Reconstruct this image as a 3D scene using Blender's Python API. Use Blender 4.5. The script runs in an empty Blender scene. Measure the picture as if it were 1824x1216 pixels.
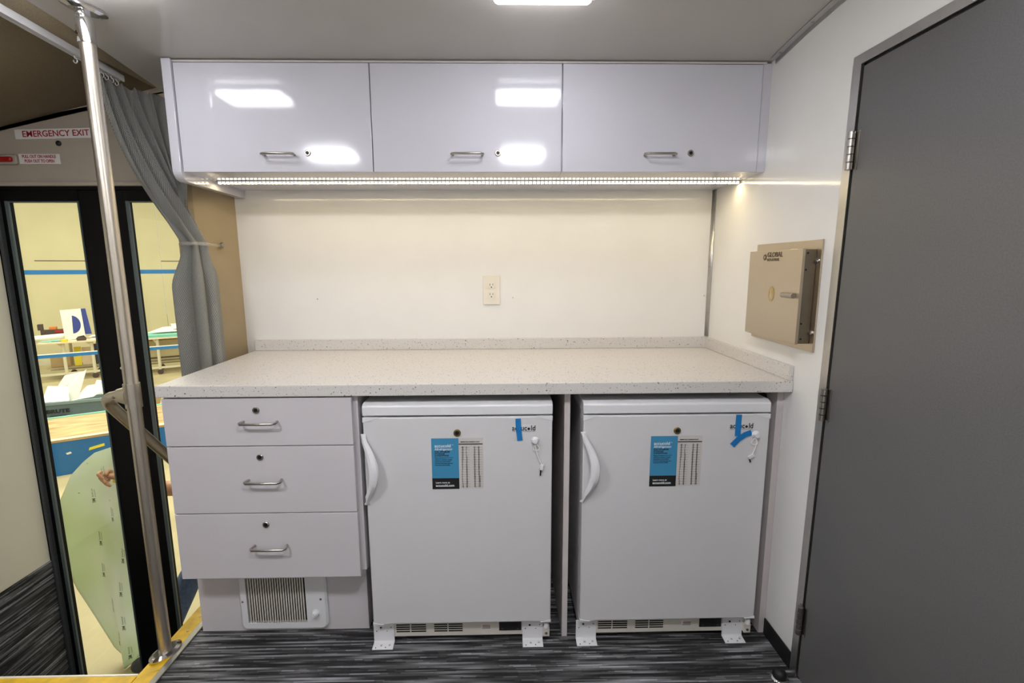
import bpy, bmesh, math, random
from mathutils import Vector, Matrix
random.seed(7)
sc = bpy.context.scene
COL = sc.collection
R = math.radians

# ------------------------------------------------------------------ camera
CAM_POS = Vector((0, 0, 1.2796)); PITCH, YAW, ROLL, FPX = 0.1531, 0.0188, -0.0040, 852.43
fwd = Vector((math.sin(YAW)*math.cos(PITCH), math.cos(YAW)*math.cos(PITCH), -math.sin(PITCH)))
rt = Vector((math.cos(YAW), -math.sin(YAW), 0)); up = rt.cross(fwd)
rt2 = rt*math.cos(ROLL) + up*math.sin(ROLL); up2 = up*math.cos(ROLL) - rt*math.sin(ROLL)
cd = bpy.data.cameras.new('camera'); cam = bpy.data.objects.new('camera', cd); COL.objects.link(cam)
cam.matrix_world = Matrix(((rt2.x, up2.x, -fwd.x, CAM_POS.x), (rt2.y, up2.y, -fwd.y, CAM_POS.y), (rt2.z, up2.z, -fwd.z, CAM_POS.z), (0, 0, 0, 1)))
cd.sensor_width = 36; cd.lens = FPX/1824*36; cd.clip_start = 0.02; cd.clip_end = 100
sc.camera = cam

# ------------------------------------------------------------------ world, large lights, exposure
w = bpy.data.worlds.new('World'); sc.world = w; w.use_nodes = True
w.node_tree.nodes['Background'].inputs[0].default_value = (0.95, 0.93, 0.85, 1)
w.node_tree.nodes['Background'].inputs[1].default_value = 0.85
sc.view_settings.view_transform = 'Standard'; sc.view_settings.look = 'None'
sc.view_settings.gamma = 1; sc.view_settings.use_curve_mapping = False
sc.view_settings.exposure = 0.08
cy = sc.cycles; cy.max_bounces = 6; cy.diffuse_bounces = 4; cy.glossy_bounces = 3; cy.transmission_bounces = 4; cy.transparent_max_bounces = 10; cy.caustics_refractive = False; cy.adaptive_threshold = 0.02
CEIL_LAMP = 16.0      # emission of the cabin's ceiling lamps beside the cabinets
AISLE_LAMP = 80.0     # emission of the larger aisle lamps
LED = 70.0            # emission of the under-cabinet strip
SHOP = 215.0          # base watts of the unseen area lights over the workshop
def area(name, loc, sx, sy, power, color):
    l = bpy.data.lights.new(name, 'AREA'); l.shape = 'RECTANGLE'; l.size = sx; l.size_y = sy; l.energy = power; l.color = color
    o = bpy.data.objects.new(name, l); COL.objects.link(o); o.location = loc; return o
area('hall_area_light', (-4.6, 5.2, 3.6), 3.0, 1.0, SHOP, (1, 0.94, 0.76))
area('hall_area_light', (-2.6, 3.4, 3.6), 3.0, 1.0, SHOP*0.35, (1, 0.95, 0.82))  # unseen light added near the door to brighten the hanging film
area('hall_area_light', (-8.0, 8.6, 3.6), 3.0, 1.0, SHOP*0.9, (1, 0.94, 0.76))

# ------------------------------------------------------------------ materials
def lin(c): return tuple(((v/255)/12.92 if v/255 <= 0.04045 else ((v/255+0.055)/1.055)**2.4) for v in c) + (1,)
def nodes(name):
    m = bpy.data.materials.new(name); m.use_nodes = True
    nt = m.node_tree; return m, nt, nt.nodes['Principled BSDF']
def mat(name, rgb, rough=0.5, metal=0.0, var=0.04, scale=8, bump=0.0, bscale=200, coat=0.0, spec=None, emit=None, estr=0, alpha=None, trans=0, sub=0, stretch=None):
    m, nt, b = nodes(name); c = lin(rgb)
    tc = nt.nodes.new('ShaderNodeTexCoord'); n = nt.nodes.new('ShaderNodeTexNoise'); n.inputs['Scale'].default_value = scale; n.inputs['Detail'].default_value = 3
    src = tc.outputs['Object']
    if stretch:
        mp = nt.nodes.new('ShaderNodeMapping'); mp.inputs['Scale'].default_value = stretch; nt.links.new(src, mp.inputs[0]); src = mp.outputs[0]
    nt.links.new(src, n.inputs['Vector'])
    r = nt.nodes.new('ShaderNodeValToRGB'); r.color_ramp.elements[0].position = 0.3; r.color_ramp.elements[1].position = 0.7
    r.color_ramp.elements[0].color = tuple(max(0, v*(1-var)) for v in c[:3]) + (1,); r.color_ramp.elements[1].color = tuple(min(1, v*(1+var)) for v in c[:3]) + (1,)
    nt.links.new(n.outputs['Fac'], r.inputs[0]); nt.links.new(r.outputs[0], b.inputs['Base Color'])
    b.inputs['Roughness'].default_value = rough; b.inputs['Metallic'].default_value = metal
    if coat: b.inputs['Coat Weight'].default_value = coat; b.inputs['Coat Roughness'].default_value = 0.05
    if spec is not None: b.inputs['Specular IOR Level'].default_value = spec
    if emit: b.inputs['Emission Color'].default_value = lin(emit); b.inputs['Emission Strength'].default_value = estr
    if trans: b.inputs['Transmission Weight'].default_value = trans
    if sub: b.inputs['Subsurface Weight'].default_value = sub; b.inputs['Subsurface Radius'].default_value = (.01, .005, .003)
    if bump:
        n2 = nt.nodes.new('ShaderNodeTexNoise'); n2.inputs['Scale'].default_value = bscale; nt.links.new(src, n2.inputs['Vector'])
        bp = nt.nodes.new('ShaderNodeBump'); bp.inputs['Strength'].default_value = bump; bp.inputs['Distance'].default_value = 0.002
        nt.links.new(n2.outputs['Fac'], bp.inputs['Height']); nt.links.new(bp.outputs[0], b.inputs['Normal'])
    return m
M = {}
M['gloss_lam'] = mat('white_gloss_laminate', (212, 211, 219), 0.085, var=0.01, coat=0.0, spec=0.6, bump=0.02, bscale=12)
M['lam'] = mat('white_laminate', (207, 202, 205), 0.42, var=0.012)
M['edge'] = mat('laminate_edge_band', (206, 198, 196), 0.5, var=0.02)
M['wallw'] = mat('white_gloss_wall_panel', (236, 235, 231), 0.09, var=0.01, bump=0.03, bscale=6, spec=0.5)
M['ceil'] = mat('ceiling_panel', (192, 188, 182), 0.10, var=0.015, bump=0.02, bscale=5, spec=0.5)
M['fridge'] = mat('white_enamel', (214, 213, 214), 0.38, var=0.01, bump=0.03, bscale=900)
M['fplastic'] = mat('white_plastic', (226, 226, 228), 0.3, var=0.01)
M['cream'] = mat('cream_plastic', (214, 208, 198), 0.45, var=0.02)
M['ivory'] = mat('ivory_plastic', (232, 226, 212), 0.3, var=0.01)
M['steel'] = mat('brushed_stainless_steel', (190, 180, 168), 0.32, 1.0, var=0.06, scale=40, stretch=(1, 1, 30))
M['pole'] = mat('satin_stainless_tube', (206, 198, 184), 0.36, 1.0, var=0.08, scale=60, stretch=(30, 30, 1))
M['chrome'] = mat('polished_chrome', (215, 214, 214), 0.1, 1.0, var=0.02)
M['alu'] = mat('aluminium_trim', (196, 194, 190), 0.34, 1.0, var=0.04, scale=30)
M['dullalu'] = mat('worn_aluminium', (150, 147, 140), 0.5, 0.7, var=0.08, scale=30)
M['boxsteel'] = mat('beige_brushed_steel', (198, 185, 165), 0.30, 1.0, var=0.03, scale=30, stretch=(1, 40, 1))
M['boxside'] = mat('shaded_steel_side', (122, 113, 99), 0.35, 1.0, var=0.05, scale=20)  # same box steel with the shade of its sides put into the colour
M['nickel'] = mat('brushed_nickel', (170, 165, 158), 0.28, 1.0, var=0.03)
M['brass'] = mat('aged_brass', (150, 132, 88), 0.35, 1.0, var=0.1, scale=60)
M['lockdark'] = mat('lock_keyway', (26, 24, 22), 0.4, 0.3)
M['black'] = mat('black_rubber', (14, 14, 15), 0.55, var=0.1)
M['dark'] = mat('void_shade_and_brace', (10, 10, 10), 0.8)  # flat black puts shade into gaps and openings; also the brace's colour
M['frameblk'] = mat('black_powder_coat', (9, 8, 8), 0.6, var=0.5, scale=300, bump=0.3, bscale=500, spec=0.2)
M['seal'] = mat('grey_brush_seal', (62, 66, 66), 0.7, var=0.4, scale=400)
M['bead'] = mat('grey_glazing_bead', (84, 96, 96), 0.35, var=0.1)
M['doorgrey'] = mat('charcoal_door_laminate', (97, 96, 95), 0.36, var=0.1, scale=260, bump=0.06, bscale=700)
M['tan'] = mat('tan_pillar_vinyl', (172, 154, 122), 0.6, var=0.04, bump=0.1, bscale=500)
M['header'] = mat('warm_grey_moulded_panel', (180, 170, 154), 0.55, var=0.03, bump=0.1, bscale=600)
M['headl'] = mat('brown_headliner_fabric', (150, 136, 112), 0.9, var=0.12, scale=250, bump=0.2, bscale=600)
M['creamwall'] = mat('cream_side_panel', (228, 222, 200), 0.3, var=0.02)
M['yellow'] = mat('yellow_nosing', (226, 180, 8), 0.5, var=0.2, scale=25)
M['red'] = mat('red_plastic', (168, 26, 20), 0.35)
M['signw'] = mat('white_sign_face', (232, 228, 224), 0.4, var=0.01)
M['signred'] = mat('red_sign_print', (165, 20, 45), 0.5)
M['blacktxt'] = mat('black_print', (22, 22, 24), 0.5)
M['whitetxt'] = mat('white_print', (226, 230, 232), 0.5)
M['labelblue'] = mat('label_blue_print', (62, 140, 180), 0.45, var=0.02)
M['navytxt'] = mat('dark_blue_print', (20, 44, 62), 0.5)
M['paper'] = mat('clear_label_film', (206, 201, 196), 0.45, var=0.01)
M['greytxt'] = mat('grey_print', (70, 66, 64), 0.5)
M['filmprint'] = mat('grey_green_print', (96, 112, 92), 0.5)
M['tape'] = mat('blue_painters_tape', (10, 118, 186), 0.6, var=0.05, bump=0.2, bscale=300)
M['etch'] = mat('etched_mark', (112, 98, 78), 0.5, 0.5)
M['amber'] = mat('amber_emblem', (186, 160, 104), 0.4, 0.4)
M['cord'] = mat('white_cord', (235, 233, 230), 0.6)
M['lens'] = mat('lamp_lens', (255, 255, 255), 0.3, var=0, emit=(250, 250, 255), estr=CEIL_LAMP)
M['lens_aisle'] = mat('aisle_lamp_lens', (255, 255, 255), 0.3, var=0, emit=(250, 250, 255), estr=AISLE_LAMP)
M['led'] = mat('led_chip', (255, 250, 230), 0.3, var=0, emit=(255, 232, 184), estr=LED)
M['led_side'] = mat('led_chip_side', (255, 250, 230), 0.3, var=0, emit=(255, 240, 205), estr=9)
M['skin'] = mat('skin', (196, 146, 112), 0.5, var=0.06, scale=30, sub=0.05)
M['denim'] = mat('denim', (70, 84, 116), 0.85, var=0.2, scale=60)
M['shirt'] = mat('blue_shirt', (30, 96, 160), 0.85, var=0.08, scale=30)
M['cuff'] = mat('yellow_cuff', (238, 210, 30), 0.7)
M['boot'] = mat('dark_boot_leather', (58, 58, 62), 0.6, var=0.2, scale=40)
M['hair'] = mat('dark_hair', (40, 30, 24), 0.7, var=0.3, scale=120)
M['shopwall'] = mat('workshop_wall_paint', (214, 204, 160), 0.7, var=0.05, scale=1.2)
M['shopfloor'] = mat('workshop_concrete', (184, 170, 128), 0.6, var=0.12, scale=2.5)
M['stripe'] = mat('blue_stripe_paint', (24, 120, 190), 0.55)
M['shopblue'] = mat('blue_vinyl', (6, 104, 170), 0.45, var=0.06)
M['ply'] = mat('plywood_top', (190, 158, 106), 0.6, var=0.4, scale=3, stretch=(1, 5, 5))
M['plyedge'] = mat('pale_wood_edge', (226, 206, 170), 0.6, var=0.08, scale=9)
M['bin'] = mat('grey_blue_bin_plastic', (126, 146, 146), 0.5, var=0.05)
M['card'] = mat('cardboard', (186, 158, 110), 0.8, var=0.08)
M['white'] = mat('white_sheet', (240, 238, 226), 0.6, var=0.02)
M['teal'] = mat('teal_sheet', (134, 204, 182), 0.5, var=0.08)
M['navy'] = mat('navy_board', (46, 62, 140), 0.5)
M['dnavy'] = mat('dark_navy_board', (40, 46, 62), 0.6)
M['ylw'] = mat('yellow_board', (238, 216, 30), 0.5)
M['orange'] = mat('orange_plastic', (214, 120, 40), 0.5)
M['tool'] = mat('dark_tool_plastic', (70, 54, 46), 0.6, var=0.3, scale=40)
M['leg'] = mat('cream_painted_steel', (214, 206, 178), 0.5)

def glass_mat():
    m = bpy.data.materials.new('clear_door_glass'); m.use_nodes = True; nt = m.node_tree; nt.nodes.clear()
    o = nt.nodes.new('ShaderNodeOutputMaterial'); mx = nt.nodes.new('ShaderNodeMixShader'); t = nt.nodes.new('ShaderNodeBsdfTransparent'); g = nt.nodes.new('ShaderNodeBsdfGlossy'); f = nt.nodes.new('ShaderNodeLayerWeight'); pw = nt.nodes.new('ShaderNodeMath'); pw.operation = 'POWER'; pw.inputs[1].default_value = 4; ad = nt.nodes.new('ShaderNodeMath'); ad.operation = 'MULTIPLY_ADD'; ad.inputs[1].default_value = 0.85; ad.inputs[2].default_value = 0.03
    t.inputs[0].default_value = (0.95, 0.97, 0.95, 1); g.inputs['Roughness'].default_value = 0.02
    nt.links.new(f.outputs['Facing'], pw.inputs[0]); nt.links.new(pw.outputs[0], ad.inputs[0]); nt.links.new(ad.outputs[0], mx.inputs[0]); nt.links.new(t.outputs[0], mx.inputs[1]); nt.links.new(g.outputs[0], mx.inputs[2]); nt.links.new(mx.outputs[0], o.inputs[0]); return m
M['glass'] = glass_mat()

def carpet(name, along='x'):
    m, nt, b = nodes(name); L = nt.links; N = nt.nodes.new
    tc = N('ShaderNodeTexCoord'); mp = N('ShaderNodeMapping')
    mp.inputs['Rotation'].default_value = (0, 0, 0)
    if along == 'y':   # vertical x = const panel: brick rows along y, stacked in z
        sx = N('ShaderNodeSeparateXYZ'); cx = N('ShaderNodeCombineXYZ'); L.new(tc.outputs['Object'], sx.inputs[0]); L.new(sx.outputs['Y'], cx.inputs['X']); L.new(sx.outputs['Z'], cx.inputs['Y']); L.new(cx.outputs[0], mp.inputs[0])
    else: L.new(tc.outputs['Object'], mp.inputs[0])
    sp = N('ShaderNodeSeparateXYZ'); L.new(mp.outputs[0], sp.inputs[0])
    def math_(op, a, b=None):
        q = N('ShaderNodeMath'); q.operation = op
        for k, v in enumerate((a, b)):
            if v is None: continue
            if isinstance(v, (int, float)): q.inputs[k].default_value = v
            else: L.new(v, q.inputs[k])
        return q.outputs[0]
    acc = None
    for rh, kx, seed in ((0.0072, 3.0, 0.0), (0.0044, 4.6, 37.0)):       # rows of yarn, each with runs of light and dark of its own
        row = math_('FLOOR', math_('DIVIDE', sp.outputs['Y'], rh))
        wn = N('ShaderNodeTexWhiteNoise'); wn.noise_dimensions = '1D'; L.new(math_('ADD', row, seed), wn.inputs['W'])
        cb = N('ShaderNodeCombineXYZ'); L.new(math_('ADD', math_('MULTIPLY', sp.outputs['X'], kx), math_('MULTIPLY', wn.outputs['Value'], 200.0)), cb.inputs['X']); L.new(math_('MULTIPLY', row, 3.71), cb.inputs['Y'])
        nz = N('ShaderNodeTexNoise'); nz.noise_dimensions = '2D'; nz.inputs['Scale'].default_value = 1.0; nz.inputs['Detail'].default_value = 1.5; L.new(cb.outputs[0], nz.inputs['Vector'])
        rp = N('ShaderNodeValToRGB'); e = rp.color_ramp.elements; e[0].position = 0.36; e[0].color = lin((8, 8, 9)); e[1].position = 0.70; e[1].color = lin((178, 178, 182))
        for ps, v in ((0.44, 30), (0.52, 66), (0.60, 118)):
            q = e.new(ps); q.color = lin((v, v, v+1))
        rp.color_ramp.interpolation = 'CONSTANT' if seed else 'LINEAR'
        L.new(nz.outputs['Fac'], rp.inputs[0])
        if acc is None: acc = rp.outputs[0]
        else:
            mx = N('ShaderNodeMix'); mx.data_type = 'RGBA'; mx.inputs['Factor'].default_value = 0.5; L.new(acc, mx.inputs['A']); L.new(rp.outputs[0], mx.inputs['B']); acc = mx.outputs['Result']
    n = N('ShaderNodeTexNoise'); n.inputs['Scale'].default_value = 900; L.new(tc.outputs['Object'], n.inputs['Vector'])
    mr = N('ShaderNodeMapRange'); mr.inputs['To Min'].default_value = 0.5; mr.inputs['To Max'].default_value = 1.5; L.new(n.outputs['Fac'], mr.inputs[0])
    mu = N('ShaderNodeMix'); mu.data_type = 'RGBA'; mu.blend_type = 'MULTIPLY'; mu.inputs['Factor'].default_value = 0.6; L.new(acc, mu.inputs['A']); L.new(mr.outputs[0], mu.inputs['B'])
    L.new(mu.outputs['Result'], b.inputs['Base Color']); b.inputs['Roughness'].default_value = 0.75
    bp = N('ShaderNodeBump'); bp.inputs['Strength'].default_value = 0.25; bp.inputs['Distance'].default_value = 0.002; L.new(acc, bp.inputs['Height']); L.new(bp.outputs[0], b.inputs['Normal'])
    return m
M['carpet'] = carpet('striped_carpet'); M['carpety'] = carpet('striped_carpet_side', 'y')

def speckle():
    m, nt, b = nodes('speckled_solid_surface'); L = nt.links; N = nt.nodes.new
    tc = N('ShaderNodeTexCoord'); acc = None
    base = N('ShaderNodeRGB'); base.outputs[0].default_value = lin((213, 209, 204)); acc = base.outputs[0]
    dn = N('ShaderNodeTexNoise'); dn.inputs['Scale'].default_value = 260; L.new(tc.outputs['Object'], dn.inputs['Vector'])
    va = N('ShaderNodeVectorMath'); va.operation = 'MULTIPLY_ADD'; va.inputs[1].default_value = (0.007, 0.007, 0.007); L.new(dn.outputs['Color'], va.inputs[0]); L.new(tc.outputs['Object'], va.inputs[2]); dist = va.outputs[0]
    for sc_, thr, keep, col in ((130, 0.22, 0.80, (112, 104, 100)), (100, 0.20, 0.89, (66, 62, 62)), (210, 0.28, 0.6, (184, 176, 170)), (75, 0.15, 0.80, (142, 124, 112))):
        v = N('ShaderNodeTexVoronoi'); v.inputs['Scale'].default_value = sc_; L.new(dist, v.inputs['Vector'])
        lt = N('ShaderNodeMath'); lt.operation = 'LESS_THAN'; lt.inputs[1].default_value = thr; L.new(v.outputs['Distance'], lt.inputs[0])
        sp = N('ShaderNodeSeparateColor'); L.new(v.outputs['Color'], sp.inputs[0])
        gt = N('ShaderNodeMath'); gt.operation = 'GREATER_THAN'; gt.inputs[1].default_value = keep; L.new(sp.outputs[0], gt.inputs[0])
        mu = N('ShaderNodeMath'); mu.operation = 'MULTIPLY'; L.new(lt.outputs[0], mu.inputs[0]); L.new(gt.outputs[0], mu.inputs[1])
        mx = N('ShaderNodeMix'); mx.data_type = 'RGBA'; L.new(mu.outputs[0], mx.inputs['Factor']); L.new(acc, mx.inputs['A']); mx.inputs['B'].default_value = lin(col); acc = mx.outputs['Result']
    L.new(acc, b.inputs['Base Color']); b.inputs['Roughness'].default_value = 0.35; return m
M['stone'] = speckle()
def clear_strap():
    m, nt, b = nodes('clear_vinyl_strap'); t = nt.nodes.new('ShaderNodeBsdfTransparent'); ms = nt.nodes.new('ShaderNodeMixShader'); ms.inputs[0].default_value = 0.3
    b.inputs['Base Color'].default_value = lin((210, 204, 188)); b.inputs['Roughness'].default_value = 0.15
    nt.links.new(t.outputs[0], ms.inputs[1]); nt.links.new(b.outputs[0], ms.inputs[2]); nt.links.new(ms.outputs[0], nt.nodes['Material Output'].inputs['Surface']); return m
M['clear'] = clear_strap()

def fabric():
    m, nt, b = nodes('grey_waffle_curtain'); L = nt.links; N = nt.nodes.new
    uv = N('ShaderNodeUVMap'); s = N('ShaderNodeSeparateXYZ'); L.new(uv.outputs[0], s.inputs[0])
    def wave(out, k, ph=0):
        a = N('ShaderNodeMath'); a.operation = 'MULTIPLY'; a.inputs[1].default_value = k; L.new(out, a.inputs[0])
        q = N('ShaderNodeMath'); q.operation = 'SINE'; L.new(a.outputs[0], q.inputs[0]); return q.outputs[0]
    mu = N('ShaderNodeMath'); mu.operation = 'MULTIPLY'; L.new(wave(s.outputs[0], 2*math.pi/0.0115), mu.inputs[0]); L.new(wave(s.outputs[1], 2*math.pi/0.013), mu.inputs[1])
    r = N('ShaderNodeValToRGB'); e = r.color_ramp.elements; e[0].position = 0.15; e[0].color = lin((116, 116, 111)); e[1].position = 0.9; e[1].color = lin((168, 167, 160))
    x = e.new(0.5); x.color = lin((142, 141, 135))
    mr = N('ShaderNodeMapRange'); mr.inputs['From Min'].default_value = -1; L.new(mu.outputs[0], mr.inputs[0]); L.new(mr.outputs[0], r.inputs[0])
    L.new(r.outputs[0], b.inputs['Base Color']); b.inputs['Roughness'].default_value = 0.85
    bp = N('ShaderNodeBump'); bp.inputs['Strength'].default_value = 0.6; bp.inputs['Distance'].default_value = 0.002; L.new(mu.outputs[0], bp.inputs['Height']); L.new(bp.outputs[0], b.inputs['Normal']); return m
M['fabric'] = fabric()

def film():
    m, nt, b = nodes('pale_green_protective_film'); L = nt.links; N = nt.nodes.new
    uv = N('ShaderNodeUVMap'); v = N('ShaderNodeTexVoronoi'); v.inputs['Scale'].default_value = 13; v.inputs['Randomness'].default_value = 0.5; L.new(uv.outputs[0], v.inputs['Vector'])
    lt = N('ShaderNodeMath'); lt.operation = 'LESS_THAN'; lt.inputs[1].default_value = 0.055; L.new(v.outputs['Distance'], lt.inputs[0])
    n = N('ShaderNodeTexNoise'); n.inputs['Scale'].default_value = 2.2; L.new(uv.outputs[0], n.inputs['Vector'])
    r = N('ShaderNodeValToRGB'); e = r.color_ramp.elements; e[0].position = .35; e[0].color = lin((218, 228, 196)); e[1].position = .65; e[1].color = lin((236, 242, 236)); L.new(n.outputs['Fac'], r.inputs[0])
    mx = N('ShaderNodeMix'); mx.data_type = 'RGBA'; L.new(lt.outputs[0], mx.inputs['Factor']); L.new(r.outputs[0], mx.inputs['A']); mx.inputs['B'].default_value = lin((140, 158, 130))
    L.new(mx.outputs['Result'], b.inputs['Base Color']); b.inputs['Roughness'].default_value = 0.3
    tr = N('ShaderNodeBsdfTranslucent'); L.new(mx.outputs['Result'], tr.inputs[0]); ms = N('ShaderNodeMixShader'); ms.inputs[0].default_value = 0.5
    L.new(b.outputs[0], ms.inputs[1]); L.new(tr.outputs[0], ms.inputs[2]); L.new(ms.outputs[0], nt.nodes['Material Output'].inputs['Surface']); return m
M['film'] = film()

# ------------------------------------------------------------------ geometry helpers
def bm_box(bm, x0, x1, y0, y1, z0, z1, bev=0.0, seg=2):
    t = bmesh.new(); bmesh.ops.create_cube(t, size=1)
    for v in t.verts: v.co = Vector(((x0+x1)/2+v.co.x*(x1-x0), (y0+y1)/2+v.co.y*(y1-y0), (z0+z1)/2+v.co.z*(z1-z0)))
    if bev: bmesh.ops.bevel(t, geom=list(t.edges), offset=bev, segments=seg, profile=0.5, affect='EDGES')
    merge(bm, t); return bm
def merge(bm, t):
    me = bpy.data.meshes.new('t'); t.to_mesh(me); t.free(); bm.from_mesh(me); bpy.data.meshes.remove(me)
def bm_tube(bm, pts, rad, seg=16, cap=True):
    pts = [Vector(p) for p in pts]; n = len(pts); rings = []; prev = None
    for i, p in enumerate(pts):
        t = (pts[min(i+1, n-1)] - pts[max(i-1, 0)]).normalized()
        if prev is None: a = t.orthogonal().normalized()
        else: a = (prev - t*prev.dot(t)).normalized()
        prev = a; b = t.cross(a); r = rad[i] if isinstance(rad, (list, tuple)) else rad
        rings.append([bm.verts.new(p + (a*math.cos(2*math.pi*k/seg) + b*math.sin(2*math.pi*k/seg))*r) for k in range(seg)])
    for i in range(n-1):
        for k in range(seg): bm.faces.new((rings[i][k], rings[i][(k+1) % seg], rings[i+1][(k+1) % seg], rings[i+1][k]))
    if cap: bm.faces.new(rings[0][::-1]); bm.faces.new(rings[-1])
    return bm
def bm_lathe(bm, prof, origin, axis, seg=24):
    """prof: list of (radius, height along axis)."""
    axis = Vector(axis).normalized(); a = axis.orthogonal().normalized(); b = axis.cross(a); o = Vector(origin); rings = []
    for r, h in prof: rings.append([bm.verts.new(o + axis*h + (a*math.cos(2*math.pi*k/seg)+b*math.sin(2*math.pi*k/seg))*max(r, 1e-5)) for k in range(seg)])
    for i in range(len(rings)-1):
        for k in range(seg): bm.faces.new((rings[i][k], rings[i][(k+1) % seg], rings[i+1][(k+1) % seg], rings[i+1][k]))
    bm.faces.new(rings[0][::-1]); bm.faces.new(rings[-1]); return bm
def bm_prism(bm, poly, d, bev=0):
    """poly: list of 3D points; extruded by vector d."""
    t = bmesh.new(); d = Vector(d); a = [t.verts.new(Vector(p)) for p in poly]; b = [t.verts.new(Vector(p)+d) for p in poly]; n = len(poly)
    t.faces.new(a); t.faces.new(b[::-1])
    for i in range(n): t.faces.new((a[i], b[i], b[(i+1) % n], a[(i+1) % n]))
    bmesh.ops.recalc_face_normals(t, faces=t.faces)
    if bev: bmesh.ops.bevel(t, geom=list(t.edges), offset=bev, segments=2, profile=0.5, affect='EDGES')
    merge(bm, t); return bm
def nb(): return bmesh.new()
def box(*a, **k): return bm_box(nb(), *a, **k)
def tube(*a, **k): return bm_tube(nb(), *a, **k)
def lathe(*a, **k): return bm_lathe(nb(), *a, **k)
def prism(*a, **k): return bm_prism(nb(), *a, **k)
def finish_mesh(name, bm, m, smooth):
    bmesh.ops.recalc_face_normals(bm, faces=bm.faces)
    me = bpy.data.meshes.new(name); bm.to_mesh(me); bm.free(); me.materials.append(m if not isinstance(m, str) else M[m])
    if smooth:
        for p in me.polygons: p.use_smooth = True
        try: me.set_sharp_from_angle(angle=R(38))
        except Exception: pass
        for p in me.polygons:
            if max(abs(c_) for c_ in p.normal) > 0.99999 or len(p.vertices) > 4: p.use_smooth = False
    return me
def obj(name, bm, m, parent=None, smooth=True, local=False):
    o = bpy.data.objects.new(name, finish_mesh(name, bm, m, smooth)); COL.objects.link(o)
    if parent is not None: attach(o, parent, local)
    return o
def attach(o, parent, local=False):
    o.parent = parent
    if not local:
        p = parent; off = Vector((0, 0, 0))
        while p is not None:      # meshes are drawn in world coordinates; parents are plain translations at this point
            off += p.location; off += p.matrix_parent_inverse.to_translation(); p = p.parent
        o.matrix_parent_inverse = Matrix.Translation(-off)
def tag(o, label=None, cat=None, group=None, kind=None):
    if label: o['label'] = label
    if cat: o['category'] = cat
    if group: o['group'] = group
    if kind: o['kind'] = kind
    return o
def thing(name, loc, label=None, cat=None, group=None, kind=None, rz=0):
    o = bpy.data.objects.new(name, None); o.empty_display_size = 0.05; COL.objects.link(o); o.location = loc; o.rotation_euler = (0, 0, rz)
    return tag(o, label, cat, group, kind)
def struct(name, bm, m, parent=None, label=None, cat=None, smooth=True):
    o = obj(name, bm, m, parent, smooth); o['kind'] = 'structure'
    return tag(o, label, cat)
def text(name, body, size, loc, m, parent, face='front', align='LEFT', bold=0.0, roll=0.0, sx=1.0, space=1.0, label=None, local=False, depth=0.0003, fit=None):
    c = bpy.data.curves.new(name, 'FONT'); c.body = body; c.size = size; c.align_x = align; c.align_y = 'CENTER'; c.offset = bold; c.extrude = depth; c.space_character = space; c.resolution_u = 3
    t = bpy.data.objects.new(name, c); COL.objects.link(t); dg = bpy.context.evaluated_depsgraph_get()
    me = bpy.data.meshes.new_from_object(t.evaluated_get(dg)); bpy.data.objects.remove(t)
    if fit:
        xs = [v.co.x for v in me.vertices]; sx = fit/max(1e-6, max(xs)-min(xs))
    base = {'front': Matrix.Rotation(R(90), 4, 'X'), 'right': Matrix.Rotation(R(-90), 4, 'Z') @ Matrix.Rotation(R(90), 4, 'X')}[face]
    mw = Matrix.Translation(Vector(loc)) @ base @ Matrix.Rotation(roll, 4, 'Z') @ Matrix.Diagonal((sx, 1, 1, 1))
    me.transform(mw); me.materials.clear(); me.materials.append(M[m])
    o = bpy.data.objects.new(name, me); COL.objects.link(o)
    if parent is not None: attach(o, parent, local)
    if label: o['label'] = label
    return o

# ------------------------------------------------------------------ key sizes (metres)
XR, YB = 0.9165, 2.1114
YC, ZC, TC, HS = 1.4551, 0.9232, 0.0376, 0.0474
XL, XBL = -1.0758, -1.0915
YCAB, ZB, ZT = 1.7187, 1.6057, 1.9564
CZ = [(-0.6, 2.0), (1.15, 2.0), (1.4, 1.994), (1.54, 1.985), (1.72, 1.964), (1.9, 1.942), (2.13, 1.898)]
def cz(y):
    for (a, za), (b, zb) in zip(CZ, CZ[1:]):
        if y <= b: return za + (zb-za)*(y-a)/(b-a)
    return CZ[-1][1]

# ------------------------------------------------------------------ room shell
b = nb(); bm_box(b, -3.2, 0.95, -0.6, 1.355, -0.03, 0); bm_box(b, -1.15, 0.95, 1.355, 2.15, -0.03, 0); bm_box(b, -3.2, -2.045, 1.355, 2.1, -0.03, 0)
struct('floor', b, 'carpet', label='dark grey striped carpet floor', smooth=False)
struct('wall_back', box(-1.13, 0.95, YB, YB+0.04, -0.03, 2.0), 'wallw', label='glossy white wall panel behind the counter')
b = nb(); bm_box(b, XR, XR+0.04, 1.325, YB+0.04, -0.03, 2.05); bm_box(b, XR, XR+0.04, 0.50, 1.325, 1.795, 2.05); bm_box(b, XR, XR+0.04, -0.6, 0.50, -0.03, 2.05)
struct('wall_right', b, 'wallw', label='glossy white bulkhead wall beside the counter', smooth=False)
struct('wall_front', box(-3.2, 0.95, -0.64, -0.60, -0.03, 2.05), 'wallw')
struct('wall_cab', box(-3.24, -3.2, -0.6, 2.1, -0.03, 2.05), 'header')
struct('wall_side', box(-3.2, -2.085, 2.0, 2.06, -0.9, 1.604), 'header', label='grey side wall left of the entrance door')
b = nb(); ys = [-0.6, 0.3, 1.0, 1.15, 1.28, 1.4, 1.47, 1.54, 1.63, 1.72, 1.81, 1.9, 2.0, 2.06, 2.13]
prev = None
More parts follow.
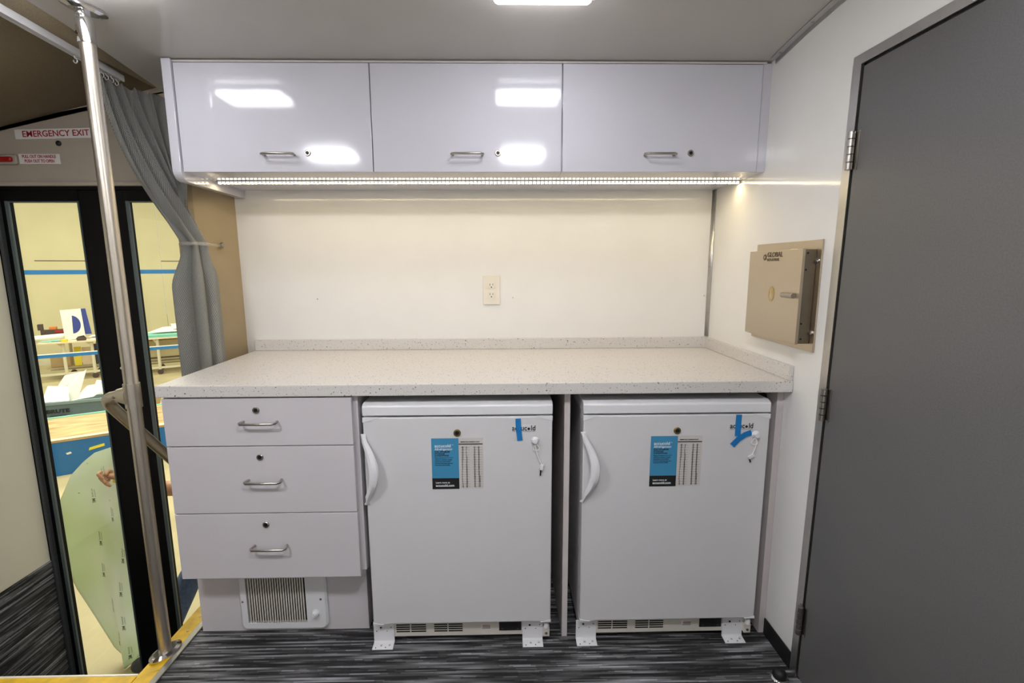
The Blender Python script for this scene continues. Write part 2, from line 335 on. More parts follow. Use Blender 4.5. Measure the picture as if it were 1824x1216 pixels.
for y in ys:
    r = [b.verts.new((x, y, cz(y))) for x in (-1.27, XR+0.02)] + [b.verts.new((x, y, cz(y)+0.02)) for x in (XR+0.02, -1.27)]
    if prev:
        for k in range(4): b.faces.new((prev[k], prev[(k+1) % 4], r[(k+1) % 4], r[k]))
    else: b.faces.new(r)
    prev = r
b.faces.new(prev[::-1])
struct('ceiling', b, 'ceil', label='glossy pale grey curved ceiling panel')
# brown headliner over the entrance, beyond the curtain rail
def hl(x): return 1.962 - 0.245*(-1.36-x)
b = prism([(-1.30, -0.6, 1.978), (-3.2, -0.6, hl(-3.2)+0.02), (-3.2, -0.6, hl(-3.2)+0.05), (-1.30, -0.6, 2.01)], (0, 2.68, 0))
struct('ceiling_entrance', b, 'headl', label='brown fabric headliner above the entrance door')
struct('trim_1', prism([(-1.27, -0.6, 2.02), (-1.27, -0.6, 1.905), (-1.275, -0.6, 1.905), (-1.31, -0.6, 1.975), (-1.31, -0.6, 2.02)], (0, 0, 0.0001)) if False else
       prism([(-1.271, -0.6, 2.02), (-1.271, -0.6, 1.992), (-1.30, -0.6, 1.968), (-1.33, -0.6, 1.966), (-1.33, -0.6, 2.02)], (0, 2.58, 0)), 'headl', label='brown edge strip between ceiling panel and headliner')
# moulded header above the entrance door
b = prism([(-3.2, 2.0, 1.604), (-1.13, 2.0, 1.604), (-1.13, 2.0, 1.99), (-1.30, 2.0, 1.985), (-3.2, 2.0, 1.54)], (0, 0.10, 0))
bm_box(b, -3.2, -1.2, 1.985, 2.005, 1.604, 1.622, bev=0.006)
struct('trim_2', b, 'header', label='grey moulded header panel above the entrance door', smooth=False)
# tan jamb between entrance door and back wall
struct('trim_3', prism([(-1.13, YB+0.002, -0.95), (-1.195, 1.935, -0.95), (-1.21, 1.925, -0.95), (-1.26, 1.925, -0.95), (-1.26, YB, -0.95)], (0, 0, 2.6)), 'tan', label='tan vinyl jamb between curtain and white wall', smooth=False)
# step well
b = nb(); bm_box(b, -2.0, -1.165, 1.33, 1.355, -0.30, -0.0301); bm_box(b, -2.0, -1.165, 1.33, 1.60, -0.33, -0.30); bm_box(b, -2.0, -1.165, 1.575, 1.60, -0.70, -0.33); bm_box(b, -2.0, -1.165, 1.575, 2.05, -0.72, -0.70)
bm_box(b, -1.165, -1.15, 1.355, 1.93, -0.72, -0.001)
struct('step_well', b, 'carpet', label='carpeted steps down to the entrance door', smooth=False)
wl = struct('wall_left', box(-2.04, -2.0, 0.9, 1.975, 0.014, 1.56), 'creamwall', label='cream panel wall left of the entrance door')
c = obj('carpet_panel', box(-2.04, -1.996, 0.9, 1.975, -0.72, 0.014), 'carpety', wl); c['label'] = 'striped carpet covering the lower wall'
sc_ = obj('screw', lathe([(0.001, 0), (0.006, 0), (0.005, 0.003), (0.0005, 0.004)], (-2.0, 1.765, 0.19), (1, 0, 0), seg=12), 'ivory', wl)
# stair nosings
tr = thing('trim_4', (-1.13, 1.65, 0), 'yellow and aluminium nosing along the step edge', kind='structure')
obj('yellow_strip', prism([(-1.168, 1.36, -0.03), (-1.168, 1.36, 0.004), (-1.112, 1.36+0.056*0.4, 0.006), (-1.112, 1.36+0.022, 0.0005), (-1.160, 1.36, 0.0005), (-1.160, 1.36, -0.03)], (0, 0.56, 0)), 'yellow', tr, smooth=False)
obj('aluminium_strip', box(-1.112, -1.090, 1.25, 1.93, 0.0005, 0.007, bev=0.002), 'dullalu', tr)
obj('yellow_mitre', prism([(-1.165, 1.36, 0.0005), (-1.112, 1.36+0.022, 0.0005), (-1.112, 1.2, 0.0005), (-1.165, 1.2, 0.0005)], (0, 0, 0.0045)), 'yellow', tr, smooth=False)
for yy in (1.55, 1.62, 1.70):
    obj('screw', lathe([(0.004, 0), (0.003, 0.002), (0.0003, 0.0025)], (-1.13, yy, 0.005), (0, 0, 1), seg=10), 'nickel', tr)
tr = thing('trim_5', (-1.6, 1.33, 0), 'yellow nosing along the front step edge', kind='structure')
obj('yellow_strip', box(-2.0, -1.168, 1.29, 1.362, 0.0005, 0.005, bev=0.002), 'yellow', tr)
obj('edge_highlight', box(-2.0, -1.168, 1.362, 1.370, -0.03, 0.006, bev=0.002), 'ivory', tr)  # ivory strip paints the bright highlight along the nosing edge
# aluminium trims on the right
b = nb(); prev = None
for y in [-0.6, 0.4, 0.9, 1.15, 1.28, 1.4, 1.47, 1.54, 1.63, 1.7]:
    z = cz(y)-0.001; r = [b.verts.new(v) for v in ((XR-0.018, y, z), (XR-0.0005, y, z), (XR-0.0005, y, z-0.018), (XR-0.0025, y, z-0.018), (XR-0.004, y, z-0.006), (XR-0.018, y, z-0.002))]
    if prev:
        for k in range(6): b.faces.new((prev[k], prev[(k+1) % 6], r[(k+1) % 6], r[k]))
    else: b.faces.new(r)
    prev = r
b.faces.new(prev[::-1])
t6 = struct('trim_6', b, 'alu', label='aluminium angle along ceiling and right wall')
for y in (1.66, 1.50, 1.30):
    obj('screw', lathe([(0.005, 0), (0.004, 0.0025), (0.0005, 0.003)], (XR-0.010, y, cz(y)-0.004), (-0.5, 0, -1), seg=12), 'nickel', t6)
t7 = struct('trim_7', prism([(XR-0.014, YB-0.0005, 0.975), (XR-0.0005, YB-0.0005, 0.975), (XR-0.0005, YB-0.014, 0.975), (XR-0.003, YB-0.014, 0.975), (XR-0.014, YB-0.003, 0.975)], (0, 0, 0.628)), 'alu', label='aluminium corner strip between back and right wall')
for z in (1.50, 1.28, 1.08):
    obj('screw', lathe([(0.0035, 0), (0.003, 0.002), (0.0003, 0.0025)], (XR-0.007, YB-0.007, z), (-1, -1, 0), seg=10), 'nickel', t7)
struct('baseboard_right', box(XR-0.006, XR-0.0005, 1.345, 1.497, 0.0, 0.060, bev=0.0015), 'black', label='black rubber baseboard on the right wall')
for i, (x, z) in enumerate(((-0.809, 1.148), (0.045, 1.149), (0.893, 1.154))):
    o = obj('wall_screw', lathe([(0.005, 0), (0.005, 0.001), (0.004, 0.002), (0.0018, 0.002), (0.0016, 0.0005)], (x, YB-0.0005, z), (0, -1, 0), seg=14), 'ivory')
    tag(o, ['tiny screw in white wall left of the outlet', 'tiny screw in white wall right beside the outlet', 'tiny screw in white wall near the right corner'][i], 'screw', 'screws in the back wall')
    obj('recess', lathe([(0.0016, 0), (0.0014, 0.0004), (0.0001, 0.0005)], (x, YB-0.0022, z), (0, -1, 0), seg=8), 'lockdark', o)

# ------------------------------------------------------------------ entrance door (door_1)
d1 = thing('door_1', (-1.62, 2.0, -0.70), 'black framed glass entrance door with two tall panes', kind='structure')
Y0, Y1 = 2.0, 2.032
b = nb(); bm_box(b, -2.08, -2.022, 1.9765, 2.06, -0.70, 1.604); bm_box(b, -2.022, -1.24, 1.995, 2.06, 1.591, 1.604)
obj('door_frame', b, 'frameblk', d1, smooth=False)
obj('brush_seal', box(-1.998, -1.986, 1.976, 1.9975, -0.70, 1.59, bev=0.003), 'seal', d1)
for i, (a0, a1, g0, g1) in enumerate(((-2.020, -1.583, -1.970, -1.685), (-1.577, -1.262, -1.4985, -1.30))):
    lf = obj('door_leaf', bm_box(bm_box(bm_box(box(a0, g0, Y0, Y1, -0.70, 1.59, bev=0.003), g1, a1, Y0, Y1, -0.70, 1.59, bev=0.003), g0, g1, Y0, Y1, 1.545, 1.59), g0, g1, Y0, Y1, -0.70, -0.63), 'frameblk', d1)
    obj('glazing_bead', bm_box(bm_box(box(g0-0.001, g0+0.012, Y0-0.006, Y0+0.004, -0.64, 1.548, bev=0.002), g1-0.004, g1+0.001, Y0-0.004, Y0+0.004, -0.64, 1.548), g0, g1, Y0-0.004, Y0+0.004, 1.543, 1.547), 'bead', lf)
    obj('pane', box(g0, g1, Y0+0.012, Y0+0.018, -0.63, 1.545), 'glass', lf, smooth=False)
    if i == 0: obj('screw', lathe([(0.006, 0), (0.005, 0.003), (0.0005, 0.004)], (-1.60, Y0-0.002, 0.87), (0, -1, 0), seg=10), 'ivory', lf)
# signs on the header
def quad_sign(name, x0, x1, z0, z1, rot, label):
    b = box(x0, x1, 1.9955, 1.9995, z0, z1, bev=0.001)
    bmesh.ops.rotate(b, verts=b.verts, cent=((x0+x1)/2, 1.998, (z0+z1)/2), matrix=Matrix.Rotation(rot, 3, 'Y'))
    return tag(obj(name, b, 'signw'), label, 'sign')
s = quad_sign('emergency_exit_sign', -1.890, -1.575, 1.783, 1.820, -R(1.4), 'long white sign reading EMERGENCY EXIT in red on the door header')
text('lettering', 'EMERGENCY EXIT', 0.032, (-1.862, 1.9950, 1.798), 'signred', s, bold=0.0003, roll=R(1.4), sx=1.0)
s = quad_sign('instruction_sign', -1.889, -1.731, 1.688, 1.726, 0, 'small white sign with two lines of red instructions below the exit sign')
text('lettering', 'PULL OUT ON HANDLE', 0.0165, (-1.810, 1.9950, 1.7155), 'signred', s, align='CENTER', bold=0.0003, sx=0.74)
text('lettering', 'PUSH OUT TO OPEN', 0.0165, (-1.810, 1.9950, 1.6985), 'signred', s, align='CENTER', bold=0.0003, sx=0.74)
h = thing('release_handle', (-1.95, 1.995, 1.70), 'red emergency release handle in a grey bezel at the left edge', 'handle')
b = box(-2.06, -1.893, 1.990, 2.0, 1.685, 1.724, bev=0.008, seg=3); obj('bezel', b, 'header', h)
b = box(-2.04, -1.905, 1.978, 1.992, 1.694, 1.714, bev=0.0068, seg=3); obj('grip', b, 'red', h)
o = obj('button', lathe([(0.010, 0), (0.010, 0.004), (0.007, 0.007), (0.0005, 0.008)], (-1.73, 2.0, 1.766), (0, -1, 0), seg=16), 'lockdark'); tag(o, 'small dark round button under the exit sign', 'button')

# ------------------------------------------------------------------ grey side door (door_2), hung a touch out of plumb
d2 = thing('door_2', (XR, 1.343, 0), 'charcoal grey door with aluminium frame on the right wall', kind='structure')
P = XR-0.004
fr = obj('door_frame', bm_prism(box(P, XR+0.036, 1.313, 1.343, 0.0, 1.812), [(P, 1.313, 1.787), (P, 1.313, 1.812), (P, 0.45, 1.812), (P, 0.45, 1.787)], (0.04, 0, 0)), 'alu', d2, smooth=False)
obj('door_frame', box(P, XR+0.036, 0.441, 0.4695, 0.0, 1.786), 'alu', d2, smooth=False)
obj('door_gap_shade', bm_box(box(XR+0.004, XR+0.03, 1.306, 1.3135, 0.0, 1.787), XR+0.004, XR+0.03, 0.46, 1.313, 1.782, 1.7875), 'dark', d2, smooth=False)  # black strip filling the gap, painting the shade between frame and leaf
obj('door_leaf', box(XR-0.001, XR+0.034, 0.475, 1.3065, 0.012, 1.780, bev=0.0015), 'doorgrey', d2)
for z0, z1 in ((1.528, 1.624), (0.846, 0.940), (0.160, 0.254)):
    hg = obj('hinge', bm_box(box(P-0.0022, P-0.0002, 1.311, 1.322, z0, z1, bev=0.0005), XR-0.0035, XR-0.0012, 1.292, 1.304, z0, z1, bev=0.0005), 'nickel', d2)
    for k in range(5):
        a = z0+(z1-z0)*k/5; obj('knuckle', lathe([(0.0078, 0.0006), (0.0088, 0.0012), (0.0088, (z1-z0)/5-0.0012), (0.0078, (z1-z0)/5-0.0006)], (P-0.009, 1.3075, a), (0, 0, 1), seg=14), 'nickel', hg)
lv_ = obj('lever_handle', bm_tube(lathe([(0.026, 0), (0.026, 0.006), (0.012, 0.010), (0.010, 0.040)], (XR-0.001, 0.545, 0.98), (-1, 0, 0)), [(XR-0.040, 0.540, 0.98), (XR-0.046, 0.560, 0.98), (XR-0.046, 0.660, 0.98)], 0.009, seg=14), 'nickel', d2)
d2.rotation_euler = (R(0.8), 0, 0)
# ------------------------------------------------------------------ ceiling lamps
def ceiling_lamp(x, y, label, lens='lens', d=0.072):
    t = thing('ceiling_lamp', (x, y, cz(y)), label, 'lamp', 'cabin ceiling lamps')
    z = cz(y)
    obj('housing', box(x-0.145, x+0.145, y-d-0.013, y+d+0.013, z-0.012, z-0.001, bev=0.005), 'fplastic', t)
    b = box(x-0.128, x+0.128, y-d, y+d, z-0.032, z-0.0125, bev=0.012, seg=4); obj('lens', b, lens, t)
ceiling_lamp(0.110, 1.318, 'bright white ceiling lamp at the top edge above the middle cabinet')
ceiling_lamp(-1.02, 1.30, 'bright white ceiling lamp beside the grab pole')
ceiling_lamp(0.125, 0.28, 'bright white ceiling lamp over the middle of the cabin', 'lens_aisle', 0.095)
ceiling_lamp(-1.06, 0.28, 'bright white ceiling lamp over the entrance end of the cabin', 'lens_aisle', 0.095)

t = thing('entrance_fill_lamp', (-1.72, 0.95, 1.87), 'added round fill lamp on the brown headliner over the entrance, out of view', 'lamp')  # unseen lamp added to brighten the cream wall and door header
obj('housing', lathe([(0.085, 0), (0.085, 0.012), (0.078, 0.016)], (-1.72, 0.95, 1.868), (0.24, 0, -1), seg=28), 'fplastic', t)
obj('lens', lathe([(0.072, 0.0165), (0.068, 0.024), (0.040, 0.031), (0.001, 0.033)], (-1.72, 0.95, 1.868), (0.24, 0, -1), seg=28), 'lens', t)
# ------------------------------------------------------------------ hardware helpers
def bar_handle(parent, xc, yf, z, half=0.0535, out=0.030, r=0.0040):
    pts = []
    for sx, seq in ((-1, range(0, 5)), (1, range(4, -1, -1))):
        if sx == -1: pts.append((xc-half+0.004, yf, z))
        for k in seq:
            a = math.pi/2*k/4
            pts.append((xc+sx*(half-0.008*math.sin(a)) if True else 0, yf-out+0.008*(1-math.sin(a)), z))
        if sx == 1: pts.append((xc+half-0.004, yf, z))
    return obj('handle', tube(pts, r, seg=12), 'nickel', parent)
def cam_lock(parent, x, yf, z, r=0.0105, face='nickel'):
    l = obj('lock', lathe([(r, 0), (r, 0.0035), (r*0.86, 0.005), (r*0.74, 0.005), (r*0.70, 0.0035), (r*0.6, 0.0035)], (x, yf, z), (0, -1, 0), seg=24), face, parent)
    k = obj('keyway', bm_box(lathe([(r*0.56, 0.0033), (r*0.54, 0.0045), (r*0.30, 0.0047)], (x, yf, z), (0, -1, 0), seg=20), x-r*0.10, x+r*0.10, yf-0.0056, yf-0.0046, z-r*0.4, z+r*0.25), 'lockdark', l)
    return l

# ------------------------------------------------------------------ upper cabinets
def sloped(x0, x1, y0, y1, z0, dz=0.004):
    return prism([(x0, y0, z0), (x0, y1, z0), (x0, y1, min(cz(y1)-dz, 1.99)), (x0, 1.9, cz(1.9)-dz), (x0, y0, cz(y0)-dz)], (x1-x0, 0, 0))
YD = YCAB + 0.018
def upper_door(parent, x0, x1, hx, lx):
    d = obj('door', box(x0+0.0015, x1-0.0015, YCAB, YD, ZB, ZT-0.004, bev=0.0015), 'gloss_lam', parent)
    bar_handle(d, hx, YCAB, 1.660); cam_lock(d, lx, YCAB, 1.667); return d
u1 = thing('wall_cabinet', (-0.44, 1.92, ZB), 'white glossy two-door wall cabinet next to the curtain', 'cabinet', 'white wall cabinets')
obj('body', sloped(-1.0845, 0.2055, YD+0.001, YB-0.001, ZB), 'gloss_lam', u1, smooth=False)
prof = [(1.710, cz(1.71)-0.003), (1.710, 1.612)]
for k in range(1, 8):
    a = R(90*k/7); prof.append((1.710+0.040*(1-math.cos(a)), 1.612-0.036*math.sin(a)))
prof += [(YB-0.001, 1.572), (YB-0.001, cz(YB)-0.004), (1.9, cz(1.9)-0.003)]
obj('side_panel', prism([(-1.115, y, z) for y, z in prof], (0.0295, 0, 0), bev=0.0012), 'gloss_lam', u1)
obj('top_rail', box(-1.0845, 0.2055, YCAB+0.0005, YD, ZT-0.0025, cz(YCAB)-0.004), 'edge', u1)
upper_door(u1, -1.0845, -0.4397, -0.7545, -0.660); upper_door(u1, -0.4397, 0.2055, -0.117, -0.013)
u2 = thing('wall_cabinet', (0.56, 1.92, ZB), 'white glossy single-door wall cabinet against the right wall', 'cabinet', 'white wall cabinets')
obj('body', sloped(0.2065, XR-0.001, YD+0.001, YB-0.001, ZB), 'gloss_lam', u2, smooth=False)
obj('filler', prism([(0.8865, YCAB+0.004, ZB), (XR-0.0005, YCAB+0.004, ZB), (XR-0.0005, YCAB+0.004, ZT), (0.8865, YCAB+0.004, ZT)], (0, 0.012, 0)), 'gloss_lam', u2, smooth=False)
obj('top_rail', box(0.2065, XR-0.02, YCAB+0.0005, YD, ZT-0.0025, cz(YCAB)-0.004), 'edge', u2)
upper_door(u2, 0.2065, 0.886, 0.5415, 0.651)
# LED strip under them
st = thing('led_strip_light', (-0.08, 1.895, ZB), 'warm glowing LED strip under the white wall cabinets', 'light')
obj('channel', box(-1.070, XR-0.002, 1.884, 1.906, ZB-0.0035, ZB-0.0005), 'alu', st)
b = nb(); n = 132
for i in range(n):
    x = -1.062+(XR-0.012+1.062)*i/(n-1); bm_box(b, x-0.0052, x+0.0052, 1.8905, 1.8995, ZB-0.0095, ZB-0.0036)
o = obj('led_chips', b, 'fplastic', st, smooth=False); o['kind'] = 'stuff'
o.data.materials.append(M['led']); o.data.materials.append(M['led_side'])
for p in o.data.polygons:
    if p.normal.z < -0.9: p.material_index = 1
    elif p.normal.y < -0.9: p.material_index = 2

# ------------------------------------------------------------------ counter
ct = thing('countertop', (-0.08, 1.78, ZC), 'pale speckled solid surface countertop over drawers and fridges', 'countertop')
obj('slab', prism([(XL, YC, ZC-TC), (XR-0.0005, YC, ZC-TC), (XR-0.0005, YB-0.0005, ZC-TC), (XBL, YB-0.0005, ZC-TC)], (0, 0, TC), bev=0.003), 'stone', ct)
obj('backsplash', box(XBL+0.002, XR-0.001, YB-0.020, YB-0.0006, ZC+0.0003, ZC+HS, bev=0.002), 'stone', ct)
obj('side_splash', box(XR-0.016, XR-0.0006, YC+0.004, YB-0.0205, ZC+0.0003, ZC+HS, bev=0.002), 'stone', ct)
# drawer cabinet
ZU = ZC-TC-0.001
dc = thing('drawer_cabinet', (-0.77, 1.78, 0), 'white drawer cabinet with three locking drawers under the counter', 'cabinet')
obj('body', bm_box(box(-1.066, -0.463, 1.4805, 2.10, 0.281, ZU), -1.066, -0.466, 1.50, 2.10, 0.2705, 0.281), 'lam', dc, smooth=False)
obj('toe_kick', box(-1.079, -0.488, 1.554, 2.10, 0.0, 0.270), 'lam', dc, smooth=False)
for z0, z1, hz, lz in ((0.7265, ZU-0.004, 0.806, 0.843), (0.4995, 0.7235, 0.613, 0.689), (0.2693, 0.4965, 0.386, 0.459)):
    d = obj('drawer', box(-1.0623, -0.4769, 1.460, 1.479, z0, z1, bev=0.0015), 'lam', dc)
    bar_handle(d, -0.7625, 1.460, hz, half=0.056); cam_lock(d, -0.773, 1.460, lz)
# heater in the toe kick
ht = thing('fan_heater', (-0.78, 1.548, 0.014), 'white fan heater with vertical louvres set into the toe kick', 'heater')
YH = 1.5385
# face plate with an opening: four sides
px0, px1, pz0, pz1 = -0.932, -0.628, 0.013, 0.228
gx0, gx1, gz0, gz1 = -0.906, -0.700, 0.040, 0.214
def rrect(x0, x1, z0, z1, r, y, n=6):
    pts = []
    for cx, cz_, a0 in ((x1-r, z1-r, 0), (x0+r, z1-r, 90), (x0+r, z0+r, 180), (x1-r, z0+r, 270)):
        for k in range(n+1):
            a = R(a0+90*k/n); pts.append((cx+r*math.cos(a), y, cz_+r*math.sin(a)))
    return pts
b = nb(); back = rrect(px0, px1, pz0, pz1, 0.022, 1.5535); mid = rrect(px0, px1, pz0, pz1, 0.022, YH+0.006); fro = rrect(px0+0.006, px1-0.006, pz0+0.006, pz1-0.006, 0.018, YH)
hole = []
for i in range(28):
    q = i//7; k = i % 7; c0 = [(gx1, gz1), (gx0, gz1), (gx0, gz0), (gx1, gz0)][q]; hole.append((c0[0], YH, c0[1]) if k == 3 else None)
rings = [[b.verts.new(p) for p in L_] for L_ in (back, mid, fro)]
for A_, B_ in zip(rings, rings[1:]):
    for i in range(28): b.faces.new((A_[i], A_[(i+1) % 28], B_[(i+1) % 28], B_[i]))
hc = [b.verts.new((x, YH, z)) for x, z in ((gx1, gz1), (gx0, gz1), (gx0, gz0), (gx1, gz0))]; hb = [b.verts.new((x, YH+0.013, z)) for x, z in ((gx1, gz1), (gx0, gz1), (gx0, gz0), (gx1, gz0))]
for q in range(4):
    for k in range(6): b.faces.new((rings[2][q*7+k], rings[2][q*7+k+1], hc[q]))
    b.faces.new((rings[2][q*7+6], rings[2][(q*7+7) % 28], hc[(q+1) % 4], hc[q])); b.faces.new((hc[q], hc[(q+1) % 4], hb[(q+1) % 4], hb[q]))
obj('face_plate', b, 'ivory' if False else 'fplastic', ht)
obj('grille_back', box(gx0+0.001, gx1-0.001, YH+0.0125, YH+0.0148, gz0+0.001, gz1-0.001), 'dark', ht)  # near-black backing, the shade of a deep recess put into its colour
nf = 24; pitch = (gx1-gx0)/nf
lv = box(-0.0025, 0.0025, YH+0.0008, YH+0.0036, gz0+0.0005, gz1-0.0005, bev=0.0008, seg=1)
first = obj('louvre', lv, 'cream', ht); me = first.data; base_inv = first.matrix_parent_inverse.copy(); first.location.x = gx0+pitch
for i in range(2, nf):
    o = bpy.data.objects.new('louvre', me); COL.objects.link(o); o.parent = ht; o.matrix_parent_inverse = base_inv; o.location.x = gx0+pitch*i
k = obj('knob', lathe([(0.0135, 0), (0.0135, 0.003), (0.0115, 0.004), (0.0105, 0.013), (0.009, 0.015), (0.0005, 0.0155)], (-0.668, YH, 0.076), (0, -1, 0)), 'fplastic', ht)
b = box(-0.0025, 0.0025, YH-0.021, YH-0.0145, -0.010, 0.010, bev=0.001); bmesh.ops.rotate(b, verts=b.verts, cent=(0, 0, 0), matrix=Matrix.Rotation(R(35), 3, 'Y')); bmesh.ops.translate(b, verts=b.verts, vec=(-0.668, 0, 0.076)); obj('grip', b, 'fplastic', k)
for x, z in ((-0.9205, 0.124), (-0.648, 0.130)): obj('screw', lathe([(0.004, 0), (0.0035, 0.0015), (0.0004, 0.002)], (x, YH, z), (0, -1, 0), seg=12), 'nickel', ht)
# divider and end panels, cleats
o = obj('divider_panel', box(0.198, 0.217, 1.500, 2.105, 0.0, ZU, bev=0.001), 'edge'); tag(o, 'narrow white divider panel standing between the two fridges', 'panel')
o = obj('end_panel', box(0.8945, XR-0.0008, 1.500, 2.105, 0.0, ZU, bev=0.001), 'edge'); tag(o, 'white end panel between right fridge and right wall', 'panel')
o = obj('corner_brace', prism([(0.835, 1.56, ZU-0.0005), (0.852, 1.56, ZU-0.0005), (0.8938, 1.56, ZU-0.034), (0.8938, 1.56, ZU-0.048)], (0, 0.04, 0)), 'dark'); tag(o, 'dark diagonal brace under counter at the end panel', 'brace')

# ------------------------------------------------------------------ refrigerators
FW = 0.600; YF = 1.4576
def fridge(x0, label, lab_tilt, label_x, chart_w):
    x1 = x0+FW; t = thing('refrigerator', (x0+0.3, 1.77, 0), label, 'refrigerator', 'undercounter refrigerators')
    obj('body', box(x0+0.004, x1-0.004, 1.514, 2.055, 0.029, 0.819, bev=0.004), 'fridge', t)
    obj('gasket', box(x0+0.012, x1-0.012, 1.5035, 1.5135, 0.10, 0.808), 'bead', t)
    # worktop lid with chamfered front edge
    pr = [(YF, 0.8205), (YF, 0.8500), (YF+0.004, 0.8545), (YF+0.018, 0.8600), (2.055, 0.8600), (2.055, 0.8205)]
    obj('lid', prism([(x0, y, z) for y, z in pr], (FW, 0, 0), bev=0.003), 'fplastic', t)
    d = obj('door', box(x0+0.001, x1-0.001, YF, 1.503, 0.0925, 0.8150, bev=0.004, seg=3), 'fridge', t)
    for sx, xx in ((1, x0), (-1, x1)):      # plastic corner caps
        obj('corner_cap', prism([(xx+sx*0.0003, YF-0.0015, 0.8155), (xx+sx*0.050, YF-0.0015, 0.8155), (xx+sx*0.026, YF-0.0015, 0.8060), (xx+sx*0.0003, YF-0.0015, 0.7990)], (0, 0.04, 0), bev=0.0008), 'fplastic', d)
        obj('corner_cap', prism([(xx+sx*0.0003, YF-0.0015, 0.0915), (xx+sx*0.036, YF-0.0015, 0.0915), (xx+sx*0.0003, YF-0.0015, 0.1005)], (0, 0.04, 0), bev=0.0008), 'fplastic', d)
    # crescent handle on the left edge
    b = nb(); N = 22; prev = None
    for i in range(N+1):
        s = i/N; a = math.sin(math.pi*s); z = 0.762-0.236*s
        xo = x0+0.000+0.052*a**1.0; xi = x0-0.003+0.030*max(0, a-0.25)/0.75*0.8
        if s > 0.82: xi = x0-0.003+0.004
        yo = YF-0.004-0.034*a**0.8; th = 0.010+0.006*a
        w0, w1 = min(xi, xo-0.008), max(xo, x0+0.010)
        ring = [(w0, yo+th*0.4), (w0+0.003, yo+0.001), ((w0+w1)/2, yo-0.003), (w1-0.003, yo+0.001), (w1, yo+th*0.5), (w1-0.004, yo+th), ((w0+w1)/2, yo+th+0.002), (w0+0.004, yo+th)]
        ring = [b.verts.new((x, min(y, YF+0.001), z)) for x, y in ring]
        if prev:
            for k in range(8): b.faces.new((prev[k], prev[(k+1) % 8], ring[(k+1) % 8], ring[k]))
        else: b.faces.new(ring)
        prev = ring
    b.faces.new(prev[::-1]); obj('handle', b, 'fplastic', d)
    cam_lock(d, label_x+0.083, YF-0.0002, 0.7635, r=0.0115, face='brass')
    # name badge
    lx = x0+0.4705
    bd = obj('badge', box(lx-0.001, lx+0.075, YF-0.0012, YF-0.0002, 0.7655, 0.7865), 'fridge', d)
    text('lettering', 'accuc', 0.0235, (lx, YF-0.0014, 0.7765), 'blacktxt', bd, bold=0.0004, fit=0.0475)
    text('lettering', 'ld', 0.0235, (lx+0.0600, YF-0.0014, 0.7765), 'blacktxt', bd, bold=0.0004, fit=0.0135)
    obj('badge_dot', lathe([(0.0042, 0), (0.0042, 0.0008), (0.0001, 0.0009)], (lx+0.0535, YF-0.0012, 0.7745), (0, -1, 0), seg=16), 'blacktxt', bd)
    obj('badge_line', box(lx+0.001, lx+0.074, YF-0.0016, YF-0.0011, 0.7660, 0.7668), 'greytxt', bd)
    # information label: blue and black leaflet plus conversion chart
    info = obj('info_label', prism([(label_x, YF-0.0002, 0.7455), (label_x+0.0865, YF-0.0002, 0.7455), (label_x+0.0865, YF-0.0002, 0.6120), (label_x, YF-0.0002, 0.6120)], (0, -0.0008, 0)), 'labelblue', d, smooth=False); info['label'] = 'blue and black printed leaflet with conversion chart'
    lo = obj('info_footer', prism([(label_x, YF-0.0002, 0.6115), (label_x+0.0865, YF-0.0002, 0.6115), (label_x+0.0865, YF-0.0002, 0.5750), (label_x, YF-0.0002, 0.5750)], (0, -0.0008, 0)), 'blacktxt', info, smooth=False)
    cx = label_x+0.087
    obj('chart', prism([(cx, YF-0.0002, 0.7455), (cx+chart_w, YF-0.0002, 0.7455), (cx+chart_w, YF-0.0002, 0.5760), (cx, YF-0.0002, 0.5760)], (0, -0.0006, 0)), 'paper', info, smooth=False)
    yt = YF-0.0012; tx = label_x+0.010; new = [info, lo]
    def tt(s, size, x, z, m, bold=0.0, sx=1.0): return text('lettering', s, size, (x, yt, z), m, info, bold=bold, sx=sx)
    tt('accucold', 0.0148, tx, 0.7205, 'whitetxt', 0.00025); tt('TM', 0.004, tx+0.0545, 0.7235, 'whitetxt')
    tt('Allrefrigerator', 0.0098, tx, 0.7097, 'whitetxt', 0.00015)
    for i, s in enumerate(('FOR OPTIMUM', 'STORAGE', 'CONDITIONS')): tt(s, 0.0072, tx, 0.7005-0.0064*i, 'blacktxt', 0.00018, 1.0)
    for i, s in enumerate(('Please set unit at 4 C or 39.2 F', 'until set to maintain a steady', 'temperature environment.', 'If storing multi-dose vials, use', 'set point to same middle.')): tt(s, 0.0055, tx, 0.6805-0.0060*i, 'navytxt', 0.0001, 0.86)
    tt('Learn more at', 0.0078, tx+0.001, 0.5970, 'whitetxt', 0.00015); tt('accucold.com', 0.0108, tx+0.001, 0.5868, 'whitetxt', 0.0003)
    tt('TEMPERATURE CONVERSION CHART', 0.0046, cx+0.005, 0.7330, 'blacktxt', 0.00012, 0.80)
    obj('chart_rule', box(cx, cx+chart_w-0.001, yt-0.0003, yt+0.0004, 0.7245, 0.7275), 'blacktxt', info)
    b = nb()
    for cxx in (0.006, 0.045):
        for r_ in range(17):
            z = 0.7190-0.0082*r_; bm_box(b, cx+cxx, cx+cxx+0.029, yt+0.0002, yt+0.0005, z-0.0046, z-0.0042)
    obj('chart_lines', b, 'greytxt', info, smooth=False)['kind'] = 'stuff'
    for cxx, start, conv in ((0.009, -20, 1), (0.0225, -4, 1.8), (0.048, 14, 1), (0.0615, 57.2, 1.8)):
        rows = '\n'.join(('%d' % round(start+conv*i)) for i in range(34))
        o = text('chart_numbers', rows, 0.0041, (cx+cxx, yt, 0.649), 'blacktxt', info, bold=0.0001)
